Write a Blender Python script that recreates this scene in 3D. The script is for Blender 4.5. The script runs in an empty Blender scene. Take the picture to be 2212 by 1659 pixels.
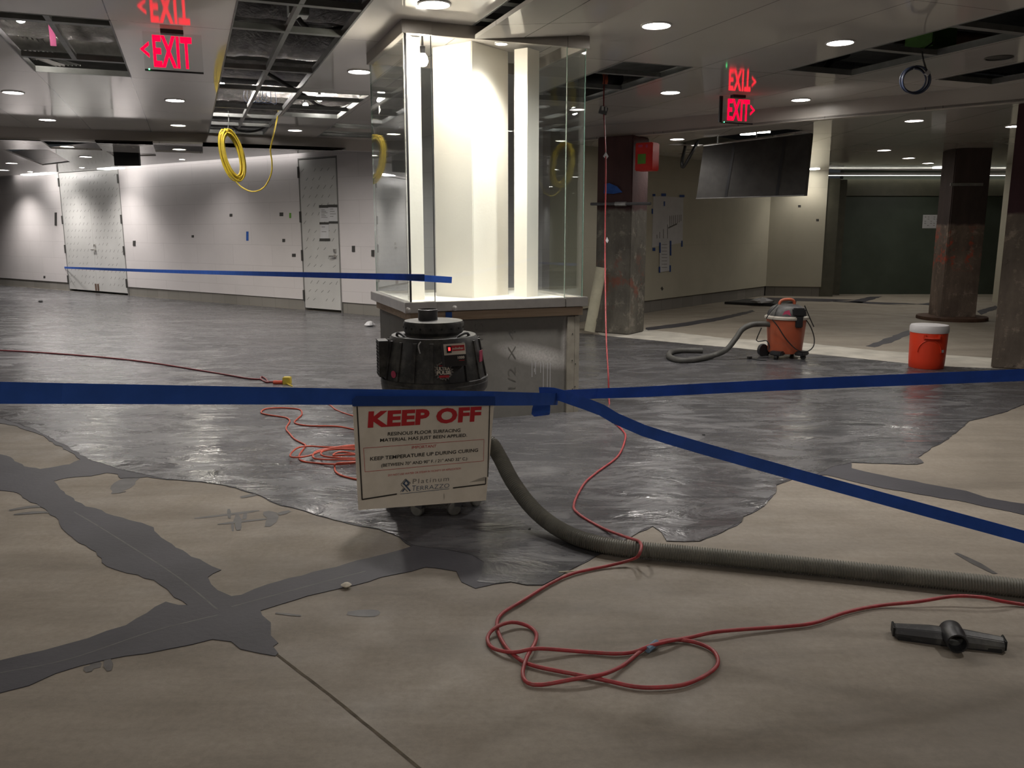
import bpy, bmesh, math, random
from mathutils import Vector, Matrix
random.seed(7)
scn = bpy.context.scene
C = scn.collection
PI = math.pi
rad = math.radians

# ------------------------------------------------------------------ camera, world, exposure
F, CX, CY, HC = 1800.0, 1106.0, 829.5, 1.5
PITCH = math.atan((829.5 - 495) / F)
cam = bpy.data.cameras.new('camera'); co = bpy.data.objects.new('camera', cam); C.objects.link(co)
cam.sensor_width = 36; cam.lens = F / 2212 * 36; cam.clip_start = 0.05; cam.clip_end = 200
co.location = (0, 0, HC); co.rotation_euler = (PI / 2 - PITCH, 0, 0)
scn.camera = co
scn.view_settings.view_transform = 'Standard'
scn.view_settings.look = 'None'
scn.view_settings.gamma = 1
scn.view_settings.use_curve_mapping = False
scn.view_settings.exposure = 1.42
w = bpy.data.worlds.new('world'); scn.world = w; w.use_nodes = True
w.node_tree.nodes['Background'].inputs[0].default_value = (0.9, 0.95, 1.0, 1)
w.node_tree.nodes['Background'].inputs[1].default_value = 0.01
scn.cycles.transparent_max_bounces = 24
scn.cycles.max_bounces = 10
scn.cycles.diffuse_bounces = 5
scn.cycles.sample_clamp_indirect = 4.0
WARM = (1.0, 0.92, 0.83)
NEUT = (1.0, 0.95, 0.91)
DOWN_W = 62.0          # power of one recessed ceiling lamp

# ------------------------------------------------------------------ geometry of the place (metres, camera foot = origin)
CP, SP = math.cos(PITCH), math.sin(PITCH)
def ray(u, v):
    a = (u - CX) / F; b = (CY - v) / F
    return Vector((a, CP + b * SP, -SP + b * CP))
O = Vector((0, 0, HC))
def Zp(u, v, z=0.0):                     # where a sight line meets the level z
    d = ray(u, v); return O + d * ((z - HC) / d.z)
def Yp(u, v, y):
    d = ray(u, v); return O + d * (y / d.y)
def Tp(u, v, t):
    return O + ray(u, v) * t
def Vp(u, v, p, ang):                    # vertical plane through p running along angle ang from +Y
    d = ray(u, v); n = Vector((math.cos(rad(ang)), -math.sin(rad(ang)), 0))
    return O + d * (n.dot(Vector((p[0], p[1], 0))) / n.dot(d))
GA = rad(20.95)                          # ceiling grid
EA = Vector((-math.sin(GA), math.cos(GA), 0)); EB = Vector((math.cos(GA), math.sin(GA), 0))
def W(b, a, z=0.0): return EB * b + EA * a + Vector((0, 0, z))
def toBA(p): return (p.dot(EB), p.dot(EA))
def PA(u, v, a):                         # sight line meets the plane a = const -> (b, z)
    d = ray(u, v); t = a / d.dot(EA); p = O + d * t
    return (p.dot(EB), p.z)
HCEIL, HLOW = 2.96, 2.78

# ------------------------------------------------------------------ materials
def nodes(name):
    m = bpy.data.materials.new(name); m.use_nodes = True
    nt = m.node_tree; return m, nt, nt.nodes, nt.links, nt.nodes['Principled BSDF']
def noise(nt, scale, detail=4, rough=0.55, coord='Object', stretch=None, rot=0.0, dist=0.0):
    tc = nt.nodes.new('ShaderNodeTexCoord'); mp = nt.nodes.new('ShaderNodeMapping')
    n = nt.nodes.new('ShaderNodeTexNoise')
    n.inputs['Scale'].default_value = scale; n.inputs['Detail'].default_value = detail
    n.inputs['Roughness'].default_value = rough; n.inputs['Distortion'].default_value = dist
    if stretch: mp.inputs['Scale'].default_value = stretch
    mp.inputs['Rotation'].default_value = (0, 0, rot)
    nt.links.new(tc.outputs[coord], mp.inputs['Vector']); nt.links.new(mp.outputs[0], n.inputs['Vector'])
    return n.outputs[0]
def ramp(nt, src, stops):
    r = nt.nodes.new('ShaderNodeValToRGB'); e = r.color_ramp.elements
    while len(e) < len(stops): e.new(0.5)
    for k, (p, c) in enumerate(stops):
        e[k].position = p
        e[k].color = (c, c, c, 1) if isinstance(c, (int, float)) else (*c, 1)
    nt.links.new(src, r.inputs[0]); return r.outputs[0]
def mix(nt, fac, a, b, mode='MIX'):
    m = nt.nodes.new('ShaderNodeMix'); m.data_type = 'RGBA'; m.blend_type = mode
    for s, i in ((fac, 0), (a, 6), (b, 7)):
        if isinstance(s, (int, float)): m.inputs[i].default_value = s
        elif isinstance(s, tuple): m.inputs[i].default_value = (*s, 1)
        else: nt.links.new(s, m.inputs[i])
    return m.outputs[2]
def bump(nt, src, strength, dist=0.01):
    b = nt.nodes.new('ShaderNodeBump'); b.inputs['Strength'].default_value = strength
    b.inputs['Distance'].default_value = dist
    nt.links.new(src, b.inputs['Height']); return b.outputs[0]
def pm(name, col, rough=0.5, metal=0.0, var=0.12, scale=6.0, bmp=0.0, bscale=60, spec=0.5, dust=None, dustamt=0.4):
    m, nt, N, L, p = nodes(name)
    c0 = tuple(max(0, c * (1 - var)) for c in col); c1 = tuple(min(1, c * (1 + var)) for c in col)
    out = ramp(nt, noise(nt, scale), [(0.3, c0), (0.7, c1)])
    if dust:
        out = mix(nt, ramp(nt, noise(nt, scale * 1.7, 6, 0.65), [(0.45, 0.0), (0.75, dustamt)]), out, dust)
    L.new(out, p.inputs['Base Color'])
    p.inputs['Roughness'].default_value = rough; p.inputs['Metallic'].default_value = metal
    p.inputs['Specular IOR Level'].default_value = spec
    if bmp: L.new(bump(nt, noise(nt, bscale, 3), bmp), p.inputs['Normal'])
    return m
def em(name, col, strength, base=None):
    m, nt, N, L, p = nodes(name)
    p.inputs['Base Color'].default_value = (*(base or col), 1)
    p.inputs['Emission Color'].default_value = (*col, 1); p.inputs['Emission Strength'].default_value = strength
    return m
def glass(name, tint=(0.95, 0.97, 0.965), rough=0.0, ior=1.5):
    m, nt, N, L, p = nodes(name); N.remove(p)
    tr = N.new('ShaderNodeBsdfTransparent'); tr.inputs[0].default_value = (*tint, 1)
    gl = N.new('ShaderNodeBsdfGlossy'); gl.inputs['Roughness'].default_value = rough
    lw_ = N.new('ShaderNodeLayerWeight'); lw_.inputs['Blend'].default_value = 0.5
    pw = N.new('ShaderNodeMath'); pw.operation = 'POWER'; pw.inputs[1].default_value = 5.0; L.new(lw_.outputs['Facing'], pw.inputs[0])
    fr = N.new('ShaderNodeMath'); fr.operation = 'MULTIPLY_ADD'; fr.inputs[1].default_value = 0.96; fr.inputs[2].default_value = 0.04; L.new(pw.outputs[0], fr.inputs[0])
    ms = N.new('ShaderNodeMixShader')
    L.new(fr.outputs[0], ms.inputs[0]); L.new(tr.outputs[0], ms.inputs[1]); L.new(gl.outputs[0], ms.inputs[2])
    L.new(ms.outputs[0], N['Material Output'].inputs[0]); return m

M = {}
def floor_mat():
    m, nt, N, L, p = nodes('raw concrete')
    big = noise(nt, 0.7, 6, 0.62); streak = noise(nt, 1.1, 6, 0.65, stretch=(0.4, 2.2, 1), rot=rad(-28), dist=0.4); fine = noise(nt, 34, 5, 0.75)
    c = ramp(nt, big, [(0.3, (0.21, 0.183, 0.146)), (0.5, (0.295, 0.257, 0.208)), (0.72, (0.375, 0.33, 0.27))])
    c = mix(nt, ramp(nt, streak, [(0.42, 0.0), (0.70, 0.75)]), c, (0.165, 0.142, 0.112))
    c = mix(nt, ramp(nt, noise(nt, 1.9, 6, 0.62, stretch=(0.35, 1.8, 1), rot=rad(-25)), [(0.5, 0.0), (0.78, 0.5)]), c, (0.40, 0.355, 0.295))
    c = mix(nt, ramp(nt, fine, [(0.35, 0.30), (0.62, 0.0)]), c, (0.13, 0.11, 0.09))
    c = mix(nt, ramp(nt, noise(nt, 8, 7, 0.75), [(0.66, 0.0), (0.76, 0.6)]), c, (0.12, 0.10, 0.08))
    c = mix(nt, ramp(nt, noise(nt, 11, 7, 0.8), [(0.70, 0.0), (0.78, 0.55)]), c, (0.50, 0.46, 0.40))
    # dusty, paler band of floor to the far right
    tc = N.new('ShaderNodeTexCoord'); sx = N.new('ShaderNodeSeparateXYZ'); L.new(tc.outputs['Object'], sx.inputs[0])
    mr = N.new('ShaderNodeMapRange'); mr.inputs['From Min'].default_value = 8.2; mr.inputs['From Max'].default_value = 11.5
    L.new(sx.outputs['Y'], mr.inputs[0])
    c = mix(nt, mr.outputs[0], c, mix(nt, 0.3, c, (0.45, 0.41, 0.33)))
    L.new(c, p.inputs['Base Color'])
    L.new(ramp(nt, noise(nt, 3, 4), [(0.3, 0.5), (0.7, 0.78)]), p.inputs['Roughness'])
    p.inputs['Specular IOR Level'].default_value = 0.35
    L.new(bump(nt, noise(nt, 40, 5, 0.7), 0.25, 0.004), p.inputs['Normal'])
    return m
def coat_mat():
    m, nt, N, L, p = nodes('grey resin coating')
    sw = noise(nt, 0.9, 6, 0.65, stretch=(0.7, 1.5, 1), rot=rad(25), dist=0.8)
    sw2 = noise(nt, 2.6, 6, 0.65, stretch=(0.55, 1.5, 1), rot=rad(-30), dist=1.6)
    sw3 = noise(nt, 6.5, 6, 0.7, stretch=(0.5, 1.6, 1), rot=rad(10), dist=0.8)
    c = ramp(nt, sw, [(0.30, (0.058, 0.058, 0.062)), (0.5, (0.088, 0.087, 0.092)), (0.72, (0.135, 0.133, 0.137))])
    c = mix(nt, ramp(nt, sw2, [(0.50, 0.0), (0.72, 0.55)]), c, (0.175, 0.17, 0.172))
    c = mix(nt, ramp(nt, sw3, [(0.56, 0.0), (0.72, 0.5)]), c, (0.215, 0.205, 0.20))
    c = mix(nt, ramp(nt, noise(nt, 45, 4, 0.7), [(0.35, 0.25), (0.6, 0.0)]), c, (0.05, 0.05, 0.052))
    L.new(c, p.inputs['Base Color'])
    L.new(ramp(nt, sw2, [(0.28, 0.05), (0.42, 0.18), (0.55, 0.30), (0.7, 0.46)]), p.inputs['Roughness']); p.inputs['Specular IOR Level'].default_value = 0.42
    hs = noise(nt, 3.0, 5, 0.6, stretch=(0.7, 1.4, 1), rot=rad(15), dist=0.8)
    L.new(bump(nt, hs, 0.5, 0.03), p.inputs['Normal'])
    return m
def ceil_mat():
    m, nt, N, L, p = nodes('glossy painted ceiling panel')
    tc = N.new('ShaderNodeTexCoord'); s = N.new('ShaderNodeSeparateXYZ'); cb = N.new('ShaderNodeCombineXYZ')
    L.new(tc.outputs['Object'], s.inputs[0])
    ad = N.new('ShaderNodeMath'); ad.operation = 'ADD'; ad.inputs[1].default_value = 1.24 + 8.2; L.new(s.outputs['X'], ad.inputs[0])
    ad2 = N.new('ShaderNodeMath'); ad2.operation = 'ADD'; ad2.inputs[1].default_value = 12.7; L.new(s.outputs['Y'], ad2.inputs[0])
    L.new(ad2.outputs[0], cb.inputs['X']); L.new(ad.outputs[0], cb.inputs['Y'])
    br = N.new('ShaderNodeTexBrick'); br.offset = 0.0
    br.inputs['Scale'].default_value = 1.0; br.inputs['Brick Width'].default_value = 2.45; br.inputs['Row Height'].default_value = 0.82
    br.inputs['Mortar Size'].default_value = 0.004; br.inputs['Mortar Smooth'].default_value = 0.2
    br.inputs['Color1'].default_value = (0.62, 0.585, 0.55, 1); br.inputs['Color2'].default_value = (0.57, 0.54, 0.505, 1); br.inputs['Mortar'].default_value = (0.16, 0.15, 0.14, 1)
    L.new(cb.outputs[0], br.inputs['Vector'])
    L.new(mix(nt, ramp(nt, noise(nt, 1.2), [(0.3, 0.0), (0.8, 0.25)]), br.outputs[0], (0.45, 0.425, 0.4)), p.inputs['Base Color'])
    L.new(ramp(nt, noise(nt, 2.0), [(0.3, 0.05), (0.8, 0.10)]), p.inputs['Roughness'])
    p.inputs['Specular IOR Level'].default_value = 0.6
    L.new(bump(nt, noise(nt, 1.1, 2), 0.05, 0.02), p.inputs['Normal'])
    return m
def wall_mat(name, c1, c2, mort, bw=1.2, rh=0.4, rough=0.55, spec=0.4, var=0.5):
    m, nt, N, L, p = nodes(name)
    tc = N.new('ShaderNodeTexCoord'); s = N.new('ShaderNodeSeparateXYZ'); cb = N.new('ShaderNodeCombineXYZ')
    L.new(tc.outputs['Object'], s.inputs[0]); L.new(s.outputs['X'], cb.inputs['X']); L.new(s.outputs['Z'], cb.inputs['Y'])
    br = N.new('ShaderNodeTexBrick'); br.inputs['Scale'].default_value = 1.0
    br.inputs['Brick Width'].default_value = bw; br.inputs['Row Height'].default_value = rh
    br.inputs['Mortar Size'].default_value = 0.004; br.inputs['Mortar Smooth'].default_value = 0.3
    br.inputs['Color1'].default_value = (*c1, 1); br.inputs['Color2'].default_value = (*c2, 1); br.inputs['Mortar'].default_value = (*mort, 1)
    L.new(cb.outputs[0], br.inputs['Vector'])
    dk = tuple(x * 0.72 for x in c1)
    c = mix(nt, ramp(nt, noise(nt, 1.4, 5, 0.6), [(0.45, 0.0), (0.85, var)]), br.outputs[0], dk)
    L.new(c, p.inputs['Base Color']); p.inputs['Roughness'].default_value = rough; p.inputs['Specular IOR Level'].default_value = spec
    L.new(bump(nt, noise(nt, 25, 4), 0.12, 0.004), p.inputs['Normal'])
    return m
def column_mat(name, low, high, patch, zsplit, rough=0.8):
    m, nt, N, L, p = nodes(name)
    tc = N.new('ShaderNodeTexCoord'); s = N.new('ShaderNodeSeparateXYZ'); L.new(tc.outputs['Object'], s.inputs[0])
    def band(z0, z1, z2, z3):
        a = N.new('ShaderNodeMapRange'); a.inputs[1].default_value = z0; a.inputs[2].default_value = z1; L.new(s.outputs['Z'], a.inputs[0])
        b = N.new('ShaderNodeMapRange'); b.inputs[1].default_value = z3; b.inputs[2].default_value = z2; L.new(s.outputs['Z'], b.inputs[0])
        mm = N.new('ShaderNodeMath'); mm.operation = 'MULTIPLY'; L.new(a.outputs[0], mm.inputs[0]); L.new(b.outputs[0], mm.inputs[1]); return mm.outputs[0]
    lowc = ramp(nt, noise(nt, 2.6, 6, 0.65, stretch=(1, 1, 0.5)), [(0.25, tuple(x * 0.45 for x in low)), (0.5, low), (0.75, tuple(min(1, x * 1.7) for x in low))])
    lowc = mix(nt, ramp(nt, noise(nt, 6, 6, 0.75), [(0.55, 0.0), (0.64, 0.75)]), lowc, tuple(min(1, x * 2.2) for x in low))
    highc = ramp(nt, noise(nt, 3, 5, 0.6, stretch=(1, 1, 0.3)), [(0.3, tuple(x * 0.65 for x in high)), (0.7, tuple(x * 1.25 for x in high))])
    mr = N.new('ShaderNodeMapRange'); mr.inputs[1].default_value = zsplit - 0.02; mr.inputs[2].default_value = zsplit + 0.02
    jz = N.new('ShaderNodeMath'); jz.operation = 'ADD'; L.new(s.outputs['Z'], jz.inputs[0])
    L.new(ramp(nt, noise(nt, 5, 4), [(0, -0.05), (1, 0.1)]), jz.inputs[1]); L.new(jz.outputs[0], mr.inputs[0])
    c = mix(nt, mr.outputs[0], lowc, highc)
    lowc_dark = ramp(nt, noise(nt, 7.5, 7, 0.8), [(0.60, 0.0), (0.68, 0.85)])
    inv = N.new('ShaderNodeMath'); inv.operation = 'SUBTRACT'; inv.inputs[0].default_value = 1.0; L.new(mr.outputs[0], inv.inputs[1])
    md = N.new('ShaderNodeMath'); md.operation = 'MULTIPLY'; L.new(lowc_dark, md.inputs[0]); L.new(inv.outputs[0], md.inputs[1])
    c = mix(nt, md.outputs[0], c, tuple(x * 0.3 for x in low))
    if patch:
        colr, zb = patch
        pn = ramp(nt, noise(nt, 3.4, 5, 0.7), [(0.52, 0.0), (0.60, 0.85)])
        mm = N.new('ShaderNodeMath'); mm.operation = 'MULTIPLY'; L.new(pn, mm.inputs[0]); L.new(band(*zb), mm.inputs[1])
        c = mix(nt, mm.outputs[0], c, colr)
    L.new(c, p.inputs['Base Color']); p.inputs['Roughness'].default_value = rough
    L.new(bump(nt, noise(nt, 18, 5, 0.7), 0.4, 0.01), p.inputs['Normal'])
    return m
def pedestal_mat():
    m, nt, N, L, p = nodes('grey cement board with spray paint')
    tc = N.new('ShaderNodeTexCoord'); s = N.new('ShaderNodeSeparateXYZ'); L.new(tc.outputs['Object'], s.inputs[0])
    base = ramp(nt, noise(nt, 2.2, 5), [(0.3, (0.155, 0.148, 0.13)), (0.7, (0.20, 0.192, 0.172))])
    base = mix(nt, ramp(nt, noise(nt, 22, 5, 0.7), [(0.4, 0.2), (0.6, 0.0)]), base, (0.11, 0.105, 0.095))
    def blob(x, z, rx, rz, rot):
        mp = N.new('ShaderNodeMapping'); mp.vector_type = 'TEXTURE'
        mp.inputs['Location'].default_value = (x, 0, z); mp.inputs['Rotation'].default_value = (0, rot, 0); mp.inputs['Scale'].default_value = (rx, 60, rz)
        L.new(tc.outputs['Object'], mp.inputs['Vector'])
        ln = N.new('ShaderNodeVectorMath'); ln.operation = 'LENGTH'; L.new(mp.outputs[0], ln.inputs[0])
        return ramp(nt, ln.outputs['Value'], [(0.15, 1.0), (0.6, 0.55), (1.0, 0.0)])
    b1 = blob(1.06, 0.49, 0.42, 0.10, rad(14)); b2 = blob(1.345, 0.66, 0.09, 0.3, rad(8))
    n = ramp(nt, noise(nt, 55, 4, 0.7), [(0.3, 0.55), (0.6, 1.0)])
    for b in (b1, b2):
        mm = N.new('ShaderNodeMath'); mm.operation = 'MULTIPLY'; L.new(b, mm.inputs[0]); L.new(n, mm.inputs[1])
        base = mix(nt, mm.outputs[0], base, (0.55, 0.53, 0.50))
    L.new(base, p.inputs['Base Color']); p.inputs['Roughness'].default_value = 0.75
    L.new(bump(nt, noise(nt, 30, 4), 0.15, 0.004), p.inputs['Normal']); return m

M['floor'] = floor_mat(); M['coat'] = coat_mat(); M['ceil'] = ceil_mat()
M['band'] = pm('older grey resin strip', (0.060, 0.058, 0.066), 0.52, var=0.18, scale=2.0, bmp=0.10, bscale=40, spec=0.28)
M['smear'] = pm('dried resin smear', (0.085, 0.08, 0.076), 0.5, var=0.3, scale=14)
M['joint'] = pm('saw cut joint', (0.085, 0.068, 0.045), 0.9, var=0.35, scale=20, bmp=0.3)
M['dust'] = pm('pale floor dust', (0.50, 0.475, 0.41), 0.85, var=0.2, scale=3)
M['wallL'] = wall_mat('white wall panels', (0.60, 0.565, 0.56), (0.575, 0.545, 0.54), (0.47, 0.44, 0.435), 1.2, 0.4, 0.42, 0.45, 0.3)
M['wallR'] = wall_mat('cream wall board', (0.46, 0.435, 0.345), (0.44, 0.415, 0.33), (0.40, 0.375, 0.30), 2.4, 1.2, 0.6, 0.3, 0.5)
M['block'] = wall_mat('concrete block', (0.235, 0.222, 0.20), (0.19, 0.18, 0.16), (0.13, 0.12, 0.11), 0.4, 0.2, 0.85, 0.2, 0.5)
M['wallG'] = pm('dark green wall', (0.062, 0.078, 0.060), 0.5, var=0.18, scale=1.5)
M['olive'] = pm('olive board', (0.075, 0.072, 0.05), 0.6)
M['plain'] = pm('plain grey wall', (0.34, 0.32, 0.29), 0.7, var=0.1, scale=1)
M['deck'] = pm('dark slab underside', (0.055, 0.053, 0.05), 0.9, var=0.4, scale=2, bmp=0.2)
M['soffit'] = pm('painted soffit', (0.50, 0.465, 0.43), 0.35, var=0.06, scale=1.5)
M['white'] = pm('white painted board', (0.80, 0.765, 0.70), 0.6, var=0.035, scale=3, bmp=0.10, bscale=35)
M['steel'] = pm('brushed steel', (0.62, 0.60, 0.57), 0.3, 0.85, var=0.1, scale=9, bmp=0.05)
M['alu'] = pm('galvanised metal', (0.55, 0.56, 0.55), 0.38, 0.9, var=0.2, scale=12)
M['foil'] = None
M['gridm'] = pm('dull grey metal', (0.20, 0.205, 0.20), 0.45, 0.35, var=0.2, scale=6)
M['wood'] = None
M['glass'] = glass('clear glass')
M['gedge'] = pm('green glass edge', (0.14, 0.22, 0.19), 0.1, var=0.15, scale=5)
M['seal'] = pm('black edge seal', (0.02, 0.02, 0.02), 0.5)
M['ped'] = pedestal_mat()
M['zinc'] = pm('tarnished corner bead', (0.33, 0.305, 0.25), 0.5, 0.25, var=0.18, scale=9)
M['black'] = pm('black plastic', (0.022, 0.022, 0.024), 0.42, var=0.3, scale=8)
M['dusty'] = pm('dusty black plastic', (0.032, 0.032, 0.033), 0.5, var=0.35, scale=6, dust=(0.17, 0.168, 0.148), dustamt=0.75)
M['rub'] = pm('black rubber', (0.018, 0.018, 0.018), 0.7, var=0.3)
M['cap'] = pm('grey painted metal', (0.12, 0.12, 0.125), 0.45, 0.3, var=0.25, scale=9)
def tape_mat(name, col, tr):
    m, nt, N, L, p = nodes(name)
    c = ramp(nt, noise(nt, 14), [(0.3, tuple(x * 0.9 for x in col)), (0.7, tuple(x * 1.1 for x in col))])
    L.new(c, p.inputs['Base Color']); p.inputs['Roughness'].default_value = 0.55; p.inputs['Specular IOR Level'].default_value = 0.3
    t = N.new('ShaderNodeBsdfTranslucent'); L.new(c, t.inputs[0]); ms = N.new('ShaderNodeMixShader'); ms.inputs[0].default_value = tr
    L.new(p.outputs[0], ms.inputs[1]); L.new(t.outputs[0], ms.inputs[2]); L.new(ms.outputs[0], N['Material Output'].inputs[0]); return m
M['tape'] = tape_mat('blue masking tape', (0.055, 0.16, 0.55), 0.4)
M['tape2'] = tape_mat('doubled blue masking tape', (0.024, 0.07, 0.28), 0.2)
M['sheet'] = pm('dirty white plastic sheet', (0.74, 0.68, 0.585), 0.55, var=0.07, scale=6, dust=(0.40, 0.34, 0.25), dustamt=0.3)
M['red'] = pm('red print', (0.50, 0.022, 0.03), 0.5, var=0.06)
M['ink'] = pm('black print', (0.025, 0.022, 0.02), 0.5, var=0.1)
M['navy'] = pm('navy print', (0.05, 0.085, 0.15), 0.5, var=0.1)
M['greyp'] = pm('grey print', (0.20, 0.185, 0.17), 0.5, var=0.1)
M['stencil'] = pm('faded stencil ink', (0.125, 0.12, 0.106), 0.8, var=0.3, scale=30)
M['hose'] = pm('grey ribbed hose', (0.20, 0.195, 0.165), 0.55, var=0.2, scale=7, dust=(0.27, 0.255, 0.21), dustamt=0.5)
M['hose2'] = pm('dark grey hose', (0.075, 0.073, 0.065), 0.55, var=0.25, scale=7)
M['cordR'] = pm('red cord', (0.36, 0.035, 0.042), 0.45, var=0.25, scale=20, dust=(0.22, 0.12, 0.09), dustamt=0.5)
M['cordO'] = pm('orange cord', (0.48, 0.07, 0.035), 0.45, var=0.2, scale=12)
M['cordD'] = pm('dark red cord', (0.15, 0.02, 0.025), 0.5, var=0.2, scale=9)
M['cordK'] = pm('black cord', (0.02, 0.02, 0.02), 0.5)
M['cordB'] = pm('dark blue cable', (0.03, 0.04, 0.075), 0.45, var=0.3)
M['blue'] = pm('blue cable', (0.04, 0.07, 0.18), 0.45, var=0.3)
M['yellow'] = pm('yellow cable', (0.62, 0.46, 0.035), 0.45, var=0.2, scale=10)
M['yplug'] = pm('yellow plastic', (0.58, 0.45, 0.06), 0.5)
M['orange'] = pm('faded orange plastic', (0.46, 0.10, 0.042), 0.5, var=0.14, scale=5, dust=(0.3, 0.15, 0.1), dustamt=0.35)
M['cool'] = pm('bright orange plastic', (0.70, 0.045, 0.012), 0.42, var=0.05, scale=4)
M['lid'] = pm('white plastic lid', (0.62, 0.60, 0.60), 0.45, var=0.05)
M['magenta'] = pm('magenta ribbon', (0.22, 0.012, 0.085), 0.6)
M['pink'] = pm('pink plastic', (0.50, 0.06, 0.13), 0.5)
M['maroon'] = pm('red fire box', (0.62, 0.028, 0.022), 0.45, var=0.06)
M['green'] = pm('green sticker', (0.12, 0.32, 0.04), 0.6)
M['tube'] = pm('cream card tube', (0.50, 0.475, 0.35), 0.7, var=0.1, scale=9)
M['paper'] = pm('white paper', (0.52, 0.52, 0.53), 0.7, var=0.05)
M['doorw'] = pm('door in protective film', (0.47, 0.465, 0.45), 0.3, var=0.08, scale=1.6)
M['dframe'] = pm('grey door frame', (0.20, 0.195, 0.185), 0.5)
M['mark'] = pm('grey film mark', (0.17, 0.165, 0.155), 0.5)
M['frame'] = pm('dark metal', (0.07, 0.068, 0.064), 0.5, 0.4)
M['rust'] = pm('rusty brown metal', (0.10, 0.055, 0.035), 0.8, var=0.3, scale=9)
M['screen'] = pm('dark display film', (0.036, 0.034, 0.031), 0.75, var=0.3, scale=5, bmp=0.1, bscale=9)
M['tv'] = pm('matt black screen', (0.015, 0.016, 0.018), 0.5)
M['ply'] = pm('worn plywood', (0.26, 0.105, 0.06), 0.6, var=0.3, scale=9)
M['wheel'] = pm('grey rubber wheel', (0.20, 0.195, 0.175), 0.6, var=0.2, scale=20)
M['lens'] = em('lit lamp lens', (1.0, 0.95, 0.88), 14.0)
M['lensw'] = em('lit warm lens', (1.0, 0.97, 0.72), 11.0)
M['bulb'] = em('lit bulb', (1.0, 0.93, 0.8), 60.0)
M['tubeL'] = em('lit cove lamp', (1.0, 0.96, 0.92), 6.0)
M['exit'] = em('lit red letters', (1.0, 0.0, 0.022), 1.0, (0.5, 0.0, 0.02))
M['led'] = em('green led', (0.05, 1.0, 0.25), 6.0)
M['swred'] = em('lit red switch', (1.0, 0.03, 0.03), 1.2, (0.3, 0, 0))
M['blueg'] = pm('blue grey tape', (0.16, 0.24, 0.33), 0.6)
M['wornp'] = pm('worn grey white', (0.36, 0.33, 0.28), 0.6, var=0.15, scale=12)
M['stone'] = pm('pale stone', (0.6, 0.55, 0.45), 0.8, var=0.2, scale=40)
def foil_mat():
    m, nt, N, L, p = nodes('crumpled foil'); p.inputs['Metallic'].default_value = 0.8
    L.new(ramp(nt, noise(nt, 4, 4), [(0.3, (0.45, 0.43, 0.44)), (0.7, (0.85, 0.83, 0.83))]), p.inputs['Base Color'])
    p.inputs['Roughness'].default_value = 0.24
    L.new(bump(nt, noise(nt, 9, 6, 0.7, dist=2.0), 1.0, 0.12), p.inputs['Normal']); return m
M['foil'] = foil_mat()
def wood_mat():
    m, nt, N, L, p = nodes('bare timber')
    L.new(ramp(nt, noise(nt, 3.0, 5, 0.6, stretch=(0.6, 8, 14), dist=0.6), [(0.3, (0.30, 0.215, 0.14)), (0.7, (0.46, 0.35, 0.245))]), p.inputs['Base Color'])
    p.inputs['Roughness'].default_value = 0.7; return m
M['wood'] = wood_mat()

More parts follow.
